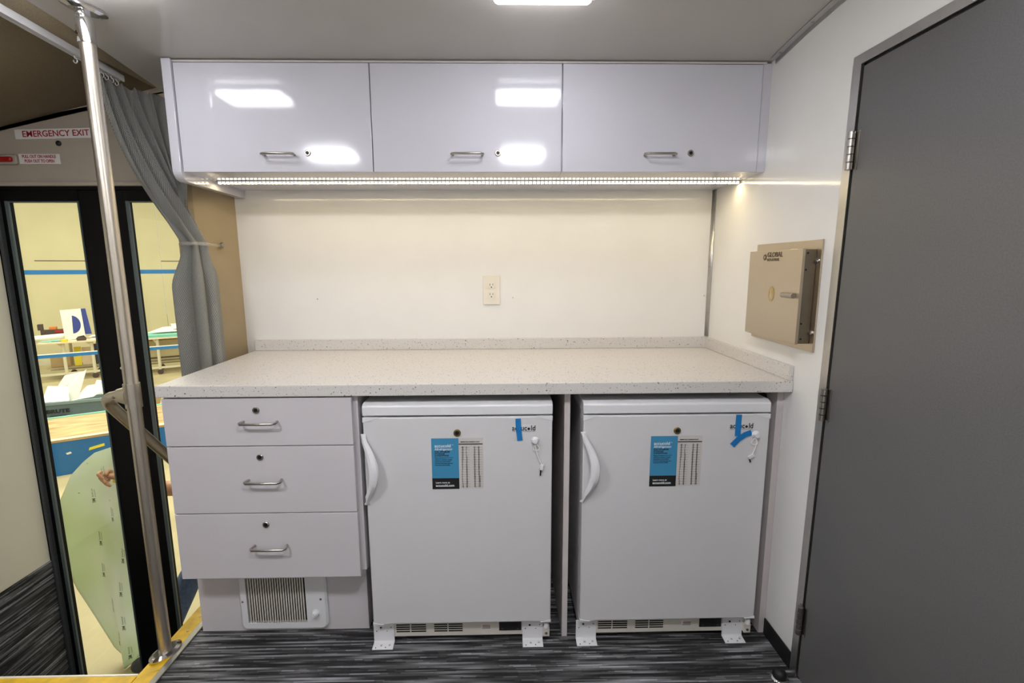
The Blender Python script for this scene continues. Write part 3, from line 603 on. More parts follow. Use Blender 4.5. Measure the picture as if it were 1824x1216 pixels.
    # kick grille
    kg = obj('kick_panel', box(x0+0.012, x1-0.006, 1.487, 1.515, 0.022, 0.0895, bev=0.001), 'cream', t)
    sl = nb()
    for gx in (x0+0.055, x0+0.103, x0+0.190, x0+0.248):
        pass
    for (ga, gb) in ((x0+0.070, x0+0.117), (x0+0.121, x0+0.172), (x0+0.200, x0+0.2455), (x0+0.2495, x0+0.298)):
        for i in range(4):
            z = 0.0655-0.0083*i; obj('vent_slot', box(ga, gb, 1.4862, 1.4872, z-0.0022, z+0.0022), 'dark', kg, smooth=False)
    rl = obj('rating_label', box(x0+0.362, x0+0.396, 1.4862, 1.4868, 0.044, 0.0635), 'signw', kg); rl['label'] = 'tiny printed rating label'
    for i in range(4): obj('print_bar', box(x0+0.3635+(0.003 if i else 0), x0+0.3945, 1.4858, 1.4864, 0.0463+0.0042*i, 0.0480+0.0042*i), 'signred' if i == 3 else 'blacktxt', rl, smooth=False)
    dp = obj('display', box(x0+0.424, x0+0.501, 1.4845, 1.4870, 0.039, 0.0885, bev=0.001), 'blacktxt', kg); dp['label'] = 'black control display window'
    for xx in (x0+0.436, x0+0.488): obj('display_button', lathe([(0.0022, 0), (0.0018, 0.001), (0.0002, 0.0012)], (xx, 1.4845, 0.046), (0, -1, 0), seg=10), 'greytxt', dp)
    for bx in (x0-0.010+0.003, x0+0.5045):   # floor brackets
        pf = [(1.4832, 0.0735), (1.4865, 0.0735), (1.4865, 0.003), (1.452, 0.0008), (1.452, 0.0035), (1.480, 0.0055), (1.4832, 0.010)]
        bk = obj('floor_bracket', prism([(bx, y, z) for y, z in pf], (0.070, 0, 0), bev=0.0006), 'fplastic', t)
        for qx, qz, r_ in ((0.025, 0.060, 0.0038), (0.010, 0.047, 0.0018), (0.060, 0.061, 0.0018), (0.046, 0.047, 0.0014)):
            obj('bolt', lathe([(r_, 0), (r_*0.8, 0.0015), (r_*0.1, 0.0018)], (bx+qx, 1.4832, qz), (0, -1, 0), seg=10), 'lockdark', bk)
        for qx, qy, r_ in ((0.028, 1.468, 0.0040), (0.056, 1.469, 0.0040), (0.011, 1.458, 0.0018), (0.044, 1.459, 0.0018)):
            obj('bolt', lathe([(r_, 0), (r_*0.8, 0.0015), (r_*0.1, 0.0018)], (bx+qx, qy, 0.0042), (0, 0, 1), seg=10), 'lockdark' if r_ < .003 else 'alu', bk)
    hb_ = obj('hinge_block', box(x1-0.026, x1-0.003, 1.470, 1.487, 0.026, 0.060, bev=0.001), 'cream', t)
    obj('hinge_pin', lathe([(0.0085, 0), (0.0085, 0.012), (0.006, 0.018), (0.0005, 0.019)], (x1-0.014, 1.472, 0.0602), (0, 0, 1), seg=16), 'fplastic', hb_)
    obj('bolt', lathe([(0.005, 0), (0.004, 0.002), (0.0005, 0.0025)], (x1-0.014, 1.470, 0.038), (0, -1, 0), seg=12), 'nickel', hb_)
    obj('foot', lathe([(0.014, 0), (0.014, 0.012), (0.008, 0.014), (0.008, 0.0285)], (x1-0.10, 1.56, 0), (0, 0, 1)), 'black', t)
    obj('foot', lathe([(0.014, 0), (0.014, 0.012), (0.008, 0.014), (0.008, 0.0285)], (x0+0.10, 1.56, 0), (0, 0, 1)), 'black', t)
    return t
fridge(-0.4445, 'white undercounter refrigerator next to the drawers, leaflet hanging straight', 0, -0.2305, 0.077)
fridge(0.2525, 'white undercounter refrigerator by the right wall, two pieces of tape on its badge', 0, 0.4710, 0.079)

def tape(name, pts, width, label, lift=0.0):
    """flat ribbon on the plane y = YF, pts = (x, z) centre line"""
    b = nb(); L_ = []
    for i, (x, z) in enumerate(pts):
        x2, z2 = pts[min(i+1, len(pts)-1)]; x1, z1 = pts[max(i-1, 0)]; d = Vector((x2-x1, z2-z1)).normalized(); nrm = Vector((-d.y, d.x))*width/2
        L_.append([b.verts.new((x+s*nrm.x, y, z+s*nrm.y)) for s, y in ((1, YF-0.0019-lift), (-1, YF-0.0019-lift), (-1, YF-0.0031-lift), (1, YF-0.0031-lift))])
    for A_, B_ in zip(L_, L_[1:]):
        for k in range(4): b.faces.new((A_[k], A_[(k+1) % 4], B_[(k+1) % 4], B_[k]))
    b.faces.new(L_[0]); b.faces.new(L_[-1][::-1])
    return tag(obj(name, b, 'tape', smooth=False), label, 'tape', 'blue tape on the fridges')
tape('blue_tape', [(0.0455, 0.8085), (0.047, 0.775), (0.0515, 0.736)], 0.0172, 'vertical strip of blue tape over the badge of the left fridge')
tape('blue_tape', [(0.7495, 0.8145), (0.7490, 0.78), (0.7495, 0.7435)], 0.0182, 'vertical strip of blue tape over the badge of the right fridge')
tape('blue_tape', [(0.733, 0.7125), (0.752, 0.733), (0.772, 0.748), (0.7925, 0.7555)], 0.0178, 'slanting strip of blue tape below the badge of the right fridge', 0.0013)

def key_hook(x, z, kx, kz, label, bend):
    t = thing('key_on_hook', (x, YF, z), label, 'key', 'keys hanging on the fridge doors')
    obj('suction_cup', lathe([(0.0130, 0.0008), (0.0125, 0.003), (0.0090, 0.006), (0.0085, 0.011), (0.007, 0.013), (0.0005, 0.0135)], (x, YF-0.0032, z), (0, -1, 0)), 'fplastic', t)
    y = YF-0.008
    pts = []; ex, ez = (kx+0.003, kz+0.022) if kx > x else (kx+0.016, kz+0.011)
    for i in range(13):
        s = i/12; pts.append((x+(ex-x)*s+bend*math.sin(math.pi*s), y+0.003*s, z-0.009+(ez-z+0.009)*s))
    obj('cord', tube(pts, 0.0018, seg=8), 'cord', t)
    sg = -1 if kx < x else 1
    loop = [(x+sg*0.004+(-0.010*math.sin(math.pi*i/8)) , y, z-0.010-0.022*math.sin(math.pi*i/16)) for i in range(17)]
    obj('loop', tube(loop, 0.0014, seg=8), 'cord', t)
    b = box(-0.006, 0.006, YF-0.0090, YF-0.0035, 0.006, 0.026, bev=0.002); bmesh.ops.rotate(b, verts=b.verts, cent=(0, YF, 0), matrix=Matrix.Rotation(R(12) if sg > 0 else R(60), 3, 'Y')); bmesh.ops.translate(b, verts=b.verts, vec=(kx, 0, kz)); obj('key_head', b, 'fplastic', t)
    b = box(-0.0022, 0.0022, YF-0.0072, YF-0.0052, -0.013, 0.008, bev=0.0006); bmesh.ops.rotate(b, verts=b.verts, cent=(0, YF, 0), matrix=Matrix.Rotation(R(-20) if sg < 0 else R(4), 3, 'Y')); bmesh.ops.translate(b, verts=b.verts, vec=(kx+(0.009 if sg < 0 else 0), 0, kz)); obj('key_blade', b, 'lockdark', t)
key_hook(0.099, 0.7365, 0.1175, 0.632, 'white suction hook with dangling key on the left fridge', -0.004)
key_hook(0.8065, 0.7485, 0.782, 0.668, 'white suction hook with dangling key on the right fridge', 0.006)

# power cord hanging behind, between fridge and divider
o = obj('power_cord', tube([(0.178, 1.98, 0.02), (0.172, 1.96, 0.20), (0.182, 1.95, 0.42), (0.170, 1.96, 0.52), (0.186, 1.97, 0.60), (0.180, 2.05, 0.70)], 0.004, seg=8), 'black'); tag(o, 'black power cord in the dark gap beside the divider panel', 'cord')

# ------------------------------------------------------------------ wall outlet
wo = thing('wall_outlet', (-0.0495, YB, 1.119), 'ivory duplex wall outlet above the countertop', 'outlet')
pl = prism([(-0.087, YB-0.0006, 1.119), (-0.012, YB-0.0006, 1.119), (-0.012, YB-0.0006, 1.247), (-0.087, YB-0.0006, 1.247)], (0, -0.0068, 0), bev=0.003); obj('cover_plate', pl, 'ivory', wo)
for z in (1.2035, 1.1620):
    pts = []
    for k in range(24):
        a = 2*math.pi*k/24; pts.append((-0.0495+0.0172*math.cos(a), YB-0.0074, z+max(-0.0135, min(0.0135, 0.0172*math.sin(a)))))
    rc = obj('receptacle', prism(pts, (0, -0.0025, 0), bev=0.0005), 'ivory', wo)
    for sx, hh in ((-0.0063, 0.0043), (0.0063, 0.0036)): obj('slot', box(-0.0495+sx-0.0011, -0.0495+sx+0.0011, YB-0.0103, YB-0.0098, z+0.0035-hh, z+0.0035+hh), 'lockdark', rc, smooth=False)
    obj('slot', lathe([(0.0026, 0), (0.0026, 0.0004), (0.0002, 0.0005)], (-0.0495, YB-0.0098, z-0.0078), (0, -1, 0), seg=14), 'lockdark', rc)

# ------------------------------------------------------------------ steel wall box on the right wall
wb = thing('steel_wall_box', (XR, 1.54, 1.028), 'beige stainless steel lock box mounted on the right wall', 'box')
obj('back_plate', box(XR-0.006, XR-0.0005, 1.3705, 1.7235, 1.0285, 1.3565, bev=0.001), 'boxsteel', wb)
XB = 0.867
obj('housing', box(XB+0.0095, XR-0.0065, 1.3905, 1.684, 1.052, 1.329, bev=0.001), 'boxside', wb)
dr = obj('door', box(XB, XB+0.009, 1.3885, 1.6865, 1.0500, 1.3310, bev=0.0012), 'boxsteel', wb)
lt = obj('latch', tube([(XB-0.007, 1.462, 1.1935), (XB-0.007, 1.404, 1.1935)], 0.0078, seg=16), 'nickel', dr)
text('lettering', 'GLOBAL', 0.0225, (XB-0.0008, 1.574, 1.3165), 'etch', dr, face='right', bold=0.0002, sx=1.02)
text('lettering', 'INDUSTRIAL', 0.0130, (XB-0.0008, 1.574, 1.3010), 'etch', dr, face='right', bold=0.0, sx=0.98)
b = lathe([(0.0105, 0), (0.0105, 0.0006), (0.0001, 0.0007)], (XB-0.0003, 1.588, 1.3095), (-1, 0, 0), seg=6); obj('logo', b, 'etch', dr)
obj('logo_notch', box(XB-0.0014, XB-0.0009, 1.5855, 1.5905, 1.3065, 1.3130), 'boxsteel', dr)
b = lathe([(0.0165, 0), (0.0165, 0.0006), (0.0001, 0.0007)], (XB-0.0003, 1.5345, 1.1925), (-1, 0, 0), seg=28); bmesh.ops.scale(b, vec=(1, 1, 1.45), verts=b.verts, space=Matrix.Translation((0, -1.5345, -1.1925)))
em = obj('emblem', b, 'amber', dr)
obj('emblem_bottle', prism([(XB-0.0014, 1.5415, 1.177), (XB-0.0014, 1.5275, 1.177), (XB-0.0014, 1.5275, 1.188), (XB-0.0014, 1.5325, 1.199), (XB-0.0014, 1.5325, 1.208), (XB-0.0014, 1.5365, 1.208), (XB-0.0014, 1.5365, 1.199), (XB-0.0014, 1.5415, 1.188)], (0.0004, 0, 0)), 'boxsteel', em, smooth=False)
for z in (1.296, 1.085): obj('bolt', lathe([(0.0068, 0), (0.0068, 0.003), (0.004, 0.0065), (0.0005, 0.0072)], (XR-0.006, 1.3835, z), (-1, 0, 0), seg=16), 'chrome', wb)
for x, z in ((0.884, 1.318), (0.882, 1.270), (0.882, 1.112), (0.884, 1.066)): obj('hole', lathe([(0.0032, 0), (0.0028, 0.0006), (0.0003, 0.0007)], (x, 1.3905, z), (0, -1, 0), seg=10), 'lockdark', wb)

# ------------------------------------------------------------------ floor door stop
ds = thing('door_stop', (0.859, 1.306, 0), 'round black rubber door stop on the carpet by the grey door', 'door stop')
obj('base', lathe([(0.026, 0), (0.026, 0.006), (0.023, 0.009), (0.018, 0.010)], (0.859, 1.306, 0.0005), (0, 0, 1)), 'chrome', ds)
obj('bumper', lathe([(0.020, 0), (0.020, 0.012), (0.016, 0.020), (0.008, 0.024), (0.0005, 0.025)], (0.859, 1.306, 0.0108), (0, 0, 1)), 'black', ds)

# ------------------------------------------------------------------ grab pole and handrail
PX, PY = -1.140, 1.452
gp = thing('grab_pole', (PX, PY, 0), 'satin stainless floor to ceiling grab pole at the step edge', 'pole')
zt = cz(PY)
obj('tube', tube([(PX, PY, 0.016), (PX, PY, zt-0.085)], 0.0188, seg=28), 'pole', gp)
def oval(bm, c, rx, ry, z0, z1, rot=0, dome=0.0):
    for (zz0, zz1, s0, s1) in ((z0, z0+(z1-z0)*0.5, 1, 1), (z0+(z1-z0)*0.5, z1, 1, dome)):
        rr = []
        for zz, s in ((zz0, s0), (zz1, s1)): rr.append([bm.verts.new((c[0]+(rx*s*math.cos(a)*math.cos(rot)-ry*s*math.sin(a)*math.sin(rot)), c[1]+(rx*s*math.cos(a)*math.sin(rot)+ry*s*math.sin(a)*math.cos(rot)), zz)) for a in [2*math.pi*k/32 for k in range(32)]])
        for k in range(32): bm.faces.new((rr[0][k], rr[0][(k+1) % 32], rr[1][(k+1) % 32], rr[1][k]))
        bm.faces.new(rr[0][::-1]); bm.faces.new(rr[1])
    return bm
fl = obj('floor_flange', oval(nb(), (PX, PY), 0.032, 0.052, 0.007, 0.019, rot=R(-18), dome=0.72), 'chrome', gp)
for s in (-1, 1): obj('bolt', lathe([(0.006, 0), (0.005, 0.003), (0.0005, 0.004)], (PX+s*0.036*math.sin(R(18)), PY+s*0.040*math.cos(R(18)), 0.014), (0, 0, 1), seg=12), 'nickel', fl)
obj('ceiling_collar', lathe([(0.0215, 0), (0.0215, 0.060), (0.020, 0.064), (0.012, 0.066)], (PX, PY, zt-0.098), (0, 0, 1)), 'chrome', gp)
kn = obj('knuckle', box(PX-0.016, PX+0.010, PY-0.014, PY+0.014, zt-0.040, zt-0.008, bev=0.005, seg=3), 'chrome', gp)
obj('bolt', lathe([(0.009, 0), (0.009, 0.002), (0.006, 0.004), (0.0005, 0.0045)], (PX-0.003, PY-0.014, zt-0.022), (0, -1, 0), seg=16), 'nickel', kn)
obj('bolt', lathe([(0.005, 0), (0.004, 0.003), (0.0005, 0.004)], (PX-0.010, PY-0.0175, zt-0.075), (-0.4, -1, 0), seg=12), 'lockdark', gp)
cf = obj('ceiling_flange', oval(nb(), (PX, PY+0.004), 0.030, 0.055, -zt+0.0005+0.003, -zt+0.012+0.003, rot=R(-25), dome=0.7), 'chrome', gp)
for v in cf.data.vertices: v.co.z = -v.co.z
cf.data.flip_normals()
obj('bolt', lathe([(0.006, 0), (0.005, 0.003), (0.0005, 0.004)], (PX+0.015, PY+0.040, zt-0.012), (0, 0, -1), seg=12), 'nickel', cf)
# tee fitting
tf = obj('tee_fitting', bm_tube(tube([(PX, PY, 0.858), (PX, PY, 0.934)], 0.0220, seg=28), [(PX-0.005, PY, 0.896), (PX-0.045, PY, 0.896)], [0.032, 0.0200], seg=24), 'pole', gp)
obj('bolt', lathe([(0.005, 0), (0.004, 0.003), (0.0005, 0.004)], (PX-0.010, PY-0.022, 0.897), (0, -1, 0), seg=12), 'lockdark', tf)
obj('bolt', lathe([(0.005, 0), (0.004, 0.003), (0.0005, 0.004)], (PX-0.042, PY-0.020, 0.896), (0, -1, 0), seg=12), 'nickel', tf)
hr = thing('handrail', (-1.235, 1.93, 0.28), 'stainless handrail sloping down from the grab pole into the step well', 'handrail')
A = Vector((PX-0.042, PY, 0.896)); B_ = Vector((-1.238, 1.462, 0.880)); Cc = Vector((-1.232, 1.905, 0.355))
pts = [A, A+(B_-A)*0.3]
p0, p1, p2 = A+(B_-A)*0.35, B_+Vector((-0.012, 0.006, 0.004)), B_+(Cc-B_)*0.10
for i in range(1, 15):
    s = i/15; pts.append(p0*(1-s)**2+p1*2*s*(1-s)+p2*s*s)
pts += [p2, B_+(Cc-B_)*0.5, Cc]
obj('rail_tube', tube(pts, 0.0172, seg=24), 'pole', hr)
obj('end_flange', lathe([(0.032, 0), (0.032, 0.005), (0.022, 0.010), (0.0175, 0.020)], (-1.232, 1.9245, 0.335), (0, -1, 0.25)), 'chrome', hr)

# ------------------------------------------------------------------ curtain, rail, tie back
cr = thing('curtain_rail', (-1.34, 1.6, 1.95), 'pale aluminium curtain rail running along the ceiling edge', 'rail')
def rx(y): return -1.318-(y-1.4)*0.10
def sweep_y(sec, y0, y1, n=8):
    b = nb(); prev = None
    for i in range(n+1):
        y = y0+(y1-y0)*i/n; r = [b.verts.new((rx(y)+dx, y, 1.955+dz)) for dx, dz in sec]
        if prev:
            for k in range(len(sec)): b.faces.new((prev[k], prev[(k+1) % len(sec)], r[(k+1) % len(sec)], r[k]))
        else: b.faces.new(r)
        prev = r
    b.faces.new(prev[::-1]); return b
obj('track', sweep_y([(-0.011, 0.012), (0.011, 0.012), (0.011, -0.010), (0.006, -0.010), (0.006, -0.006), (-0.006, -0.006), (-0.006, -0.010), (-0.011, -0.010)], 0.2, 1.87), 'fplastic', cr, smooth=False)
obj('groove', sweep_y([(-0.0125, 0.003), (-0.0112, 0.003), (-0.0112, -0.002), (-0.0125, -0.002)], 0.2, 1.87), 'lockdark', cr, smooth=False)
hy = [1.652, 1.735, 1.75, 1.768, 1.79, 1.815, 1.84]
for y in hy:
    x = rx(y); loop = [(x, y, 1.945), (x, y, 1.938)] + [(x+0.006*math.sin(a), y+0.002, 1.930+0.007*math.cos(a)) for a in [2*math.pi*k/10 for k in range(0, 9)]]
    obj('glider_hook', tube(loop, 0.0016, seg=6), 'fplastic', cr)
cu = thing('curtain', (-1.19, 1.86, 0.60), 'grey waffle weave curtain gathered and tied back beside the cabinets', 'curtain')
NS, NT = 140, 90
TIE = Vector((-1.160, 1.862, 1.372))
b = nb(); uvl = b.loops.layers.uv.new('UVMap'); grid = []; UV = {}
def smooth(s): return s*s*(3-2*s)
for j in range(NT+1):
    row = []
    for i in range(NS+1):
        s = i/NS; ph = 2*math.pi*s*6.0
        # top, tie and bottom positions
        a0, a1, a2 = Vector((-1.352, 1.735, 1.920)), Vector((-1.350, 1.850, 1.912)), Vector((-1.150, 1.872, 1.885))
        top = a0*(1-s)**2+a1*2*s*(1-s)+a2*s*s; tg = ((a1-a0)*(1-s)+(a2-a1)*s).normalized(); pn = Vector((tg.y, -tg.x, 0))
        top = top+pn*0.018*math.sin(ph)+tg*0.005*math.cos(ph)+Vector((0, 0, 0.003*math.sin(ph*2)))
        ang = s*2*math.pi*1.0-math.pi*0.75
        rr = 0.028+0.010*math.sin(ph)
        tie = TIE+Vector((rr*1.25*math.cos(ang), rr*1.05*math.sin(ang), 0))
        rb = 0.050+0.022*math.sin(2*math.pi*s*5.0+0.9)
        bot = Vector((-1.166+rb*1.20*math.cos(ang), 1.855+rb*0.95*math.sin(ang), 0.62))
        t = j/NT; tsplit = 0.46
        if t <= tsplit:
            q = t/tsplit; e = q**1.12
            p = top.lerp(tie, e); p.z = top.z+(tie.z-top.z)*q
            p.x += (-0.032*(1-s)+0.010*s)*math.sin(math.pi*q); p.y += -0.012*math.sin(math.pi*q)
            p += Vector((0.012*math.sin(ph), 0.005*math.cos(ph), 0))*math.sin(math.pi*q)
        else:
            q = (t-tsplit)/(1-tsplit); e = smooth(min(1, q/0.22))
            p = tie.lerp(bot, e); p.z = tie.z+(bot.z-tie.z)*q
        p.x = min(p.x, -1.0975 if p.z < 1.5 else -1.122)
        v = b.verts.new(p); row.append(v); UV[v] = (s*1.5, t*1.45)
    grid.append(row)
for j in range(NT):
    for i in range(NS):
        f = b.faces.new((grid[j][i], grid[j][i+1], grid[j+1][i+1], grid[j+1][i]))
        for l in f.loops: l[uvl].uv = UV[l.vert]
o = obj('cloth', b, 'fabric', cu)
md = o.modifiers.new('thickness', 'SOLIDIFY'); md.thickness = 0.0016
tb = thing('tie_back', (-1.155, 2.02, 1.37), 'clear strap and button tying the curtain to the tan jamb', 'tie back')
pts = []
for k in range(0, 29):
    a = R(-40-300*k/28) if False else R(20-330*k/28); pts.append((TIE.x+0.051*math.cos(a), TIE.y+0.045*math.sin(a), TIE.z))
pts = [(-1.152, 2.026, TIE.z+0.002), (-1.135, 1.96, TIE.z)] + pts
b = nb(); prev = None
for p in pts:
    r = [b.verts.new((p[0], p[1], p[2]+dz)) for dz in (-0.006, 0.006)]
    if prev: b.faces.new((prev[0], r[0], r[1], prev[1]))
    prev = r
o = obj('strap', b, 'clear', tb); md = o.modifiers.new('thickness', 'SOLIDIFY'); md.thickness = 0.0012
obj('button', lathe([(0.010, 0), (0.010, 0.005), (0.008, 0.008), (0.0005, 0.009)], (-1.152, 2.024, TIE.z+0.004), (0.94, -0.34, 0)), 'nickel', tb)

# ------------------------------------------------------------------ workshop outside
G = -0.95; TH = R(32); E1 = Vector((math.cos(TH), math.sin(TH), 0)); E2 = Vector((-math.sin(TH), math.cos(TH), 0)); O = Vector((-9.0, 9.8, 0))
def S(u, v, z): return O+E1*u+E2*v+Vector((0, 0, z))
def shop(name, u, v, z, label, cat, group=None, rz=0, kind=None): return thing(name, S(u, v, z), label, cat, group, kind, TH+rz)
o = struct('floor_workshop', prism([(-20, 2.06, G-0.05), (4, 2.06, G-0.05), (8, 24, G-0.05), (-20, 24, G-0.05)], (0, 0, 0.05)), 'shopfloor', label='tan concrete workshop floor outside the door')
ww = thing('wall_workshop', S(0, 2.2, G), 'cream painted workshop wall far behind the glass', kind='structure', rz=TH)
for k in range(9):
    u0 = -6.4+1.35*k; obj('panel', box(u0+0.004, u0+1.346, 0, 0.05, 0, 4.8, bev=0.004), 'shopwall', ww, local=True)
obj('stripe', box(-6, 6, -0.004, -0.0005, 2.115, 2.215), 'stripe', ww, local=True)
for u0, u1, z in ((-0.65, 0.55, 2.42), (1.7, 2.2, 2.42)): obj('slot', box(u0, u1, -0.004, -0.0005, z, z+0.018), 'tool', ww, local=True)
obj('conduit_box', box(0.05, 0.13, -0.03, -0.0005, 0.98, 1.04, bev=0.005), 'tool', ww, local=True)
obj('skirting', box(-6, 6, -0.02, -0.0005, 0, 0.12), 'leg', ww, local=True)

def work_table(u, v, length, label):
    t = shop('work_table', u, v, G, label, 'table', 'workshop tables')
    obj('table_top', box(0, length, 0, 0.80, 0.765, 0.795, bev=0.004), 'plyedge', t, local=True)
    for x in (0.36, length-0.36):
        for y in (0.08, 0.72):
            l = obj('leg', bm_prism(tube([(x, y, 0.11), (x, y, 0.764)], 0.028, seg=12), [(x-0.09, y-0.012, 0.764), (x+0.02, y-0.012, 0.764), (x+0.02, y-0.012, 0.62)], (0, 0.024, 0)), 'leg', t, local=True)
            obj('caster', lathe([(0.05, -0.018), (0.055, -0.014), (0.055, 0.014), (0.05, 0.018)], (x, y, 0.055), (0, 1, 0), seg=18), 'tool', l, local=True)
    obj('stretcher', bm_box(box(-0.1, length, 0.06, 0.10, 0.125, 0.165), 0, length, 0.70, 0.74, 0.125, 0.165), 'leg', t, local=True)
    obj('shelf', box(0.02, length-0.02, 0.3, 0.78, 0.22, 0.24), 'shopfloor', t, local=True)
    return t
work_table(-0.30, -0.28, 1.16, 'workshop table cluttered with white boards, left pane')
work_table(1.25, -0.62, 1.30, 'workshop table with teal and white sheets, right pane')
ZTB = -0.153
# things on and under the tables
t = shop('cutout_board', 0.22, 0.02, ZTB, 'white board with a curved cut-out and blue backing on the far table', 'board')
obj('face', prism([(-0.15, 0, 0.0), (0.17, 0, 0.02), (0.15, 0, 0.635), (-0.17, 0, 0.615)], (0, 0.012, 0)), 'white', t, smooth=False, local=True)
obj('curved_cutout', prism([(0.0, -0.0005, 0.50), (-0.015, -0.0005, 0.13)] + [(-0.015+0.135*math.cos(R(-78+156*k/12)), -0.0005, 0.315+0.185*math.sin(R(-78+156*k/12))) for k in range(13)], (0, -0.002, 0)), 'navy', t, smooth=False, local=True)
obj('backing', prism([(0.02, 0.02, 0.10), (0.27, 0.02, 0.10), (0.22, 0.02, 0.635), (0.02, 0.02, 0.62)], (0, 0.012, 0)), 'navy', t, smooth=False, local=True)
o = shop('sheet_roll', -0.20, 0.05, ZTB, 'white rolled sheet lying on the far table', 'roll'); 
b = nb(); bm_tube(b, [(-0.22, 0, 0.062), (0.24, 0.12, 0.075)], 0.058, seg=20, cap=False); bm_tube(b, [(-0.22, 0, 0.062), (0.24, 0.12, 0.075)], 0.048, seg=20, cap=False); obj('roll', b, 'white', o, local=True)
o = shop('teal_offcut', -0.07, -0.07, ZTB, 'crumpled teal and white offcuts at the table edge beside the roll', 'sheet'); b = nb()
for k in range(3): bm_prism(b, [(-0.25+0.1*k, -0.06, 0.002+0.006*k), (-0.05+0.09*k, -0.08, 0.004+0.006*k), (0.0+0.08*k, 0.05, 0.03+0.004*k), (-0.2+0.1*k, 0.06, 0.012+0.004*k)], (0, 0, 0.003))
obj('pieces', b, 'teal', o, local=True, smooth=False)
o = shop('tool_tray', -0.18, 0.38, ZTB, 'dark tool tray with red handles at the back of the far table', 'tools')
obj('tray', bm_box(box(-0.16, 0.30, -0.08, 0.08, 0.0, 0.20), -0.20, -0.13, -0.06, 0.06, 0.20, 0.32), 'tool', o, local=True, smooth=False)
obj('red_handle', box(0.06, 0.28, -0.1, -0.081, 0.14, 0.19, bev=0.006), 'red', o, local=True)
obj('orange_case', box(-0.03, 0.08, -0.05, 0.05, 0.2005, 0.26, bev=0.008), 'orange', o, local=True)
o = obj('yellow_tape_roll', lathe([(0.028, 0), (0.052, 0), (0.052, 0.05), (0.028, 0.05)], S(0.10, -0.222, ZTB), (0, 0, 1)), 'ylw'); tag(o, 'yellow tape roll at the front edge of the far table', 'tape roll')
o = shop('dark_gadget', 0.36, -0.17, ZTB, 'dark cordless gadget lying at the front edge of the far table', 'tool')
obj('case', bm_prism(box(-0.08, 0.06, -0.05, 0.05, 0.0, 0.06, bev=0.012), [(-0.10, -0.02, 0.03), (-0.06, -0.02, 0.08), (0.03, -0.02, 0.10), (0.06, -0.02, 0.05)], (0, 0.05, 0)), 'tool', o, local=True)
o = shop('white_offcut', 0.645, -0.08, ZTB, 'white flat offcuts at the right end of the far table', 'sheet'); b = nb()
bm_prism(b, [(-0.16, -0.1, 0), (0.16, -0.12, 0.0), (0.2, 0.12, 0.02), (-0.16, 0.12, 0.04)], (0, 0, 0.012)); bm_prism(b, [(-0.18, -0.05, 0.05), (0.18, -0.10, 0.09), (0.2, 0.12, 0.12), (-0.16, 0.12, 0.06)], (0, 0, 0.012)); obj('pieces', b, 'white', o, local=True, smooth=False)
def leaning(name, u, v, w_, h_, m, label, lean=0.08, d=0.03):
    t = shop(name, u, v, G+0.245, label, 'board'); obj('board', prism([(0, 0, 0), (w_, 0, 0), (w_, lean, h_), (0, lean, h_)], (0, d, 0)), m, t, smooth=False, local=True); return t
leaning('yellow_board', 0.15, 0.10, 0.11, 0.38, 'ylw', 'yellow board standing under the far table')
leaning('pale_board', 0.27, 0.12, 0.16, 0.36, 'plyedge', 'pale board standing under the far table beside the yellow board')
leaning('dark_board', 0.44, 0.14, 0.13, 0.42, 'dnavy', 'dark navy board standing under the far table', lean=0.05)
leaning('cardboard_box', -0.22, 0.12, 0.30, 0.24, 'card', 'brown cardboard box on the lower shelf of the far table', lean=0, d=0.25)
o = shop('teal_sheet', 1.75, -0.26, ZTB, 'teal sheets spread over the right workshop table', 'sheet'); b = nb()
for k in range(4): bm_prism(b, [(-0.48, -0.32+0.02*k, 0.012*k), (0.72, -0.34+0.02*k, 0.012*k), (0.70, 0.30, 0.012*k+0.03), (-0.46, 0.28, 0.012*k+0.02)], (0, 0, 0.008))
obj('pieces', b, 'teal', o, local=True, smooth=False)
o = shop('white_sheet', 1.85, -0.15, ZTB+0.085, 'folded white sheet on top of the teal sheets', 'sheet')
obj('sheet', bm_prism(prism([(-0.40, -0.2, 0), (0.55, -0.22, 0.0), (0.5, 0.1, 0.10), (-0.15, 0.12, 0.07)], (0, 0, 0.008)), [(0.05, -0.15, 0.05), (0.6, -0.18, 0.05), (0.6, 0.15, 0.15), (0.0, 0.15, 0.13)], (0, 0, 0.008)), 'white', o, local=True, smooth=False)
o = shop('storage_crate', 1.62, 0.0, G+0.25, 'pale storage crate on the lower shelf of the right workshop table', 'crate')
obj('crate', box(-0.28, 0.55, -0.2, 0.15, 0, 0.44, bev=0.01), 'shopfloor', o, local=True); obj('rim', box(-0.30, 0.57, -0.22, 0.17, 0.05, 0.075), 'tool', o, local=True)
# blue barrier beam on posts in front of the tables
bb = shop('barrier_beam', 1.0, -1.5, G, 'long thin blue beam in front of the workshop tables', 'beam')
obj('beam', box(-2.2, 2.4, -0.03, 0.03, 0.665, 0.722, bev=0.004), 'stripe', bb, local=True)
obj('top_strip', box(-2.2, 2.4, -0.03, 0.03, 0.7225, 0.731), 'white', bb, local=True)
for x in (-1.9, 2.2): obj('post', bm_box(box(x-0.02, x+0.02, -0.02, 0.02, 0.012, 0.665), x-0.12, x+0.12, -0.12, 0.12, 0, 0.012), 'leg', bb, local=True, smooth=False)
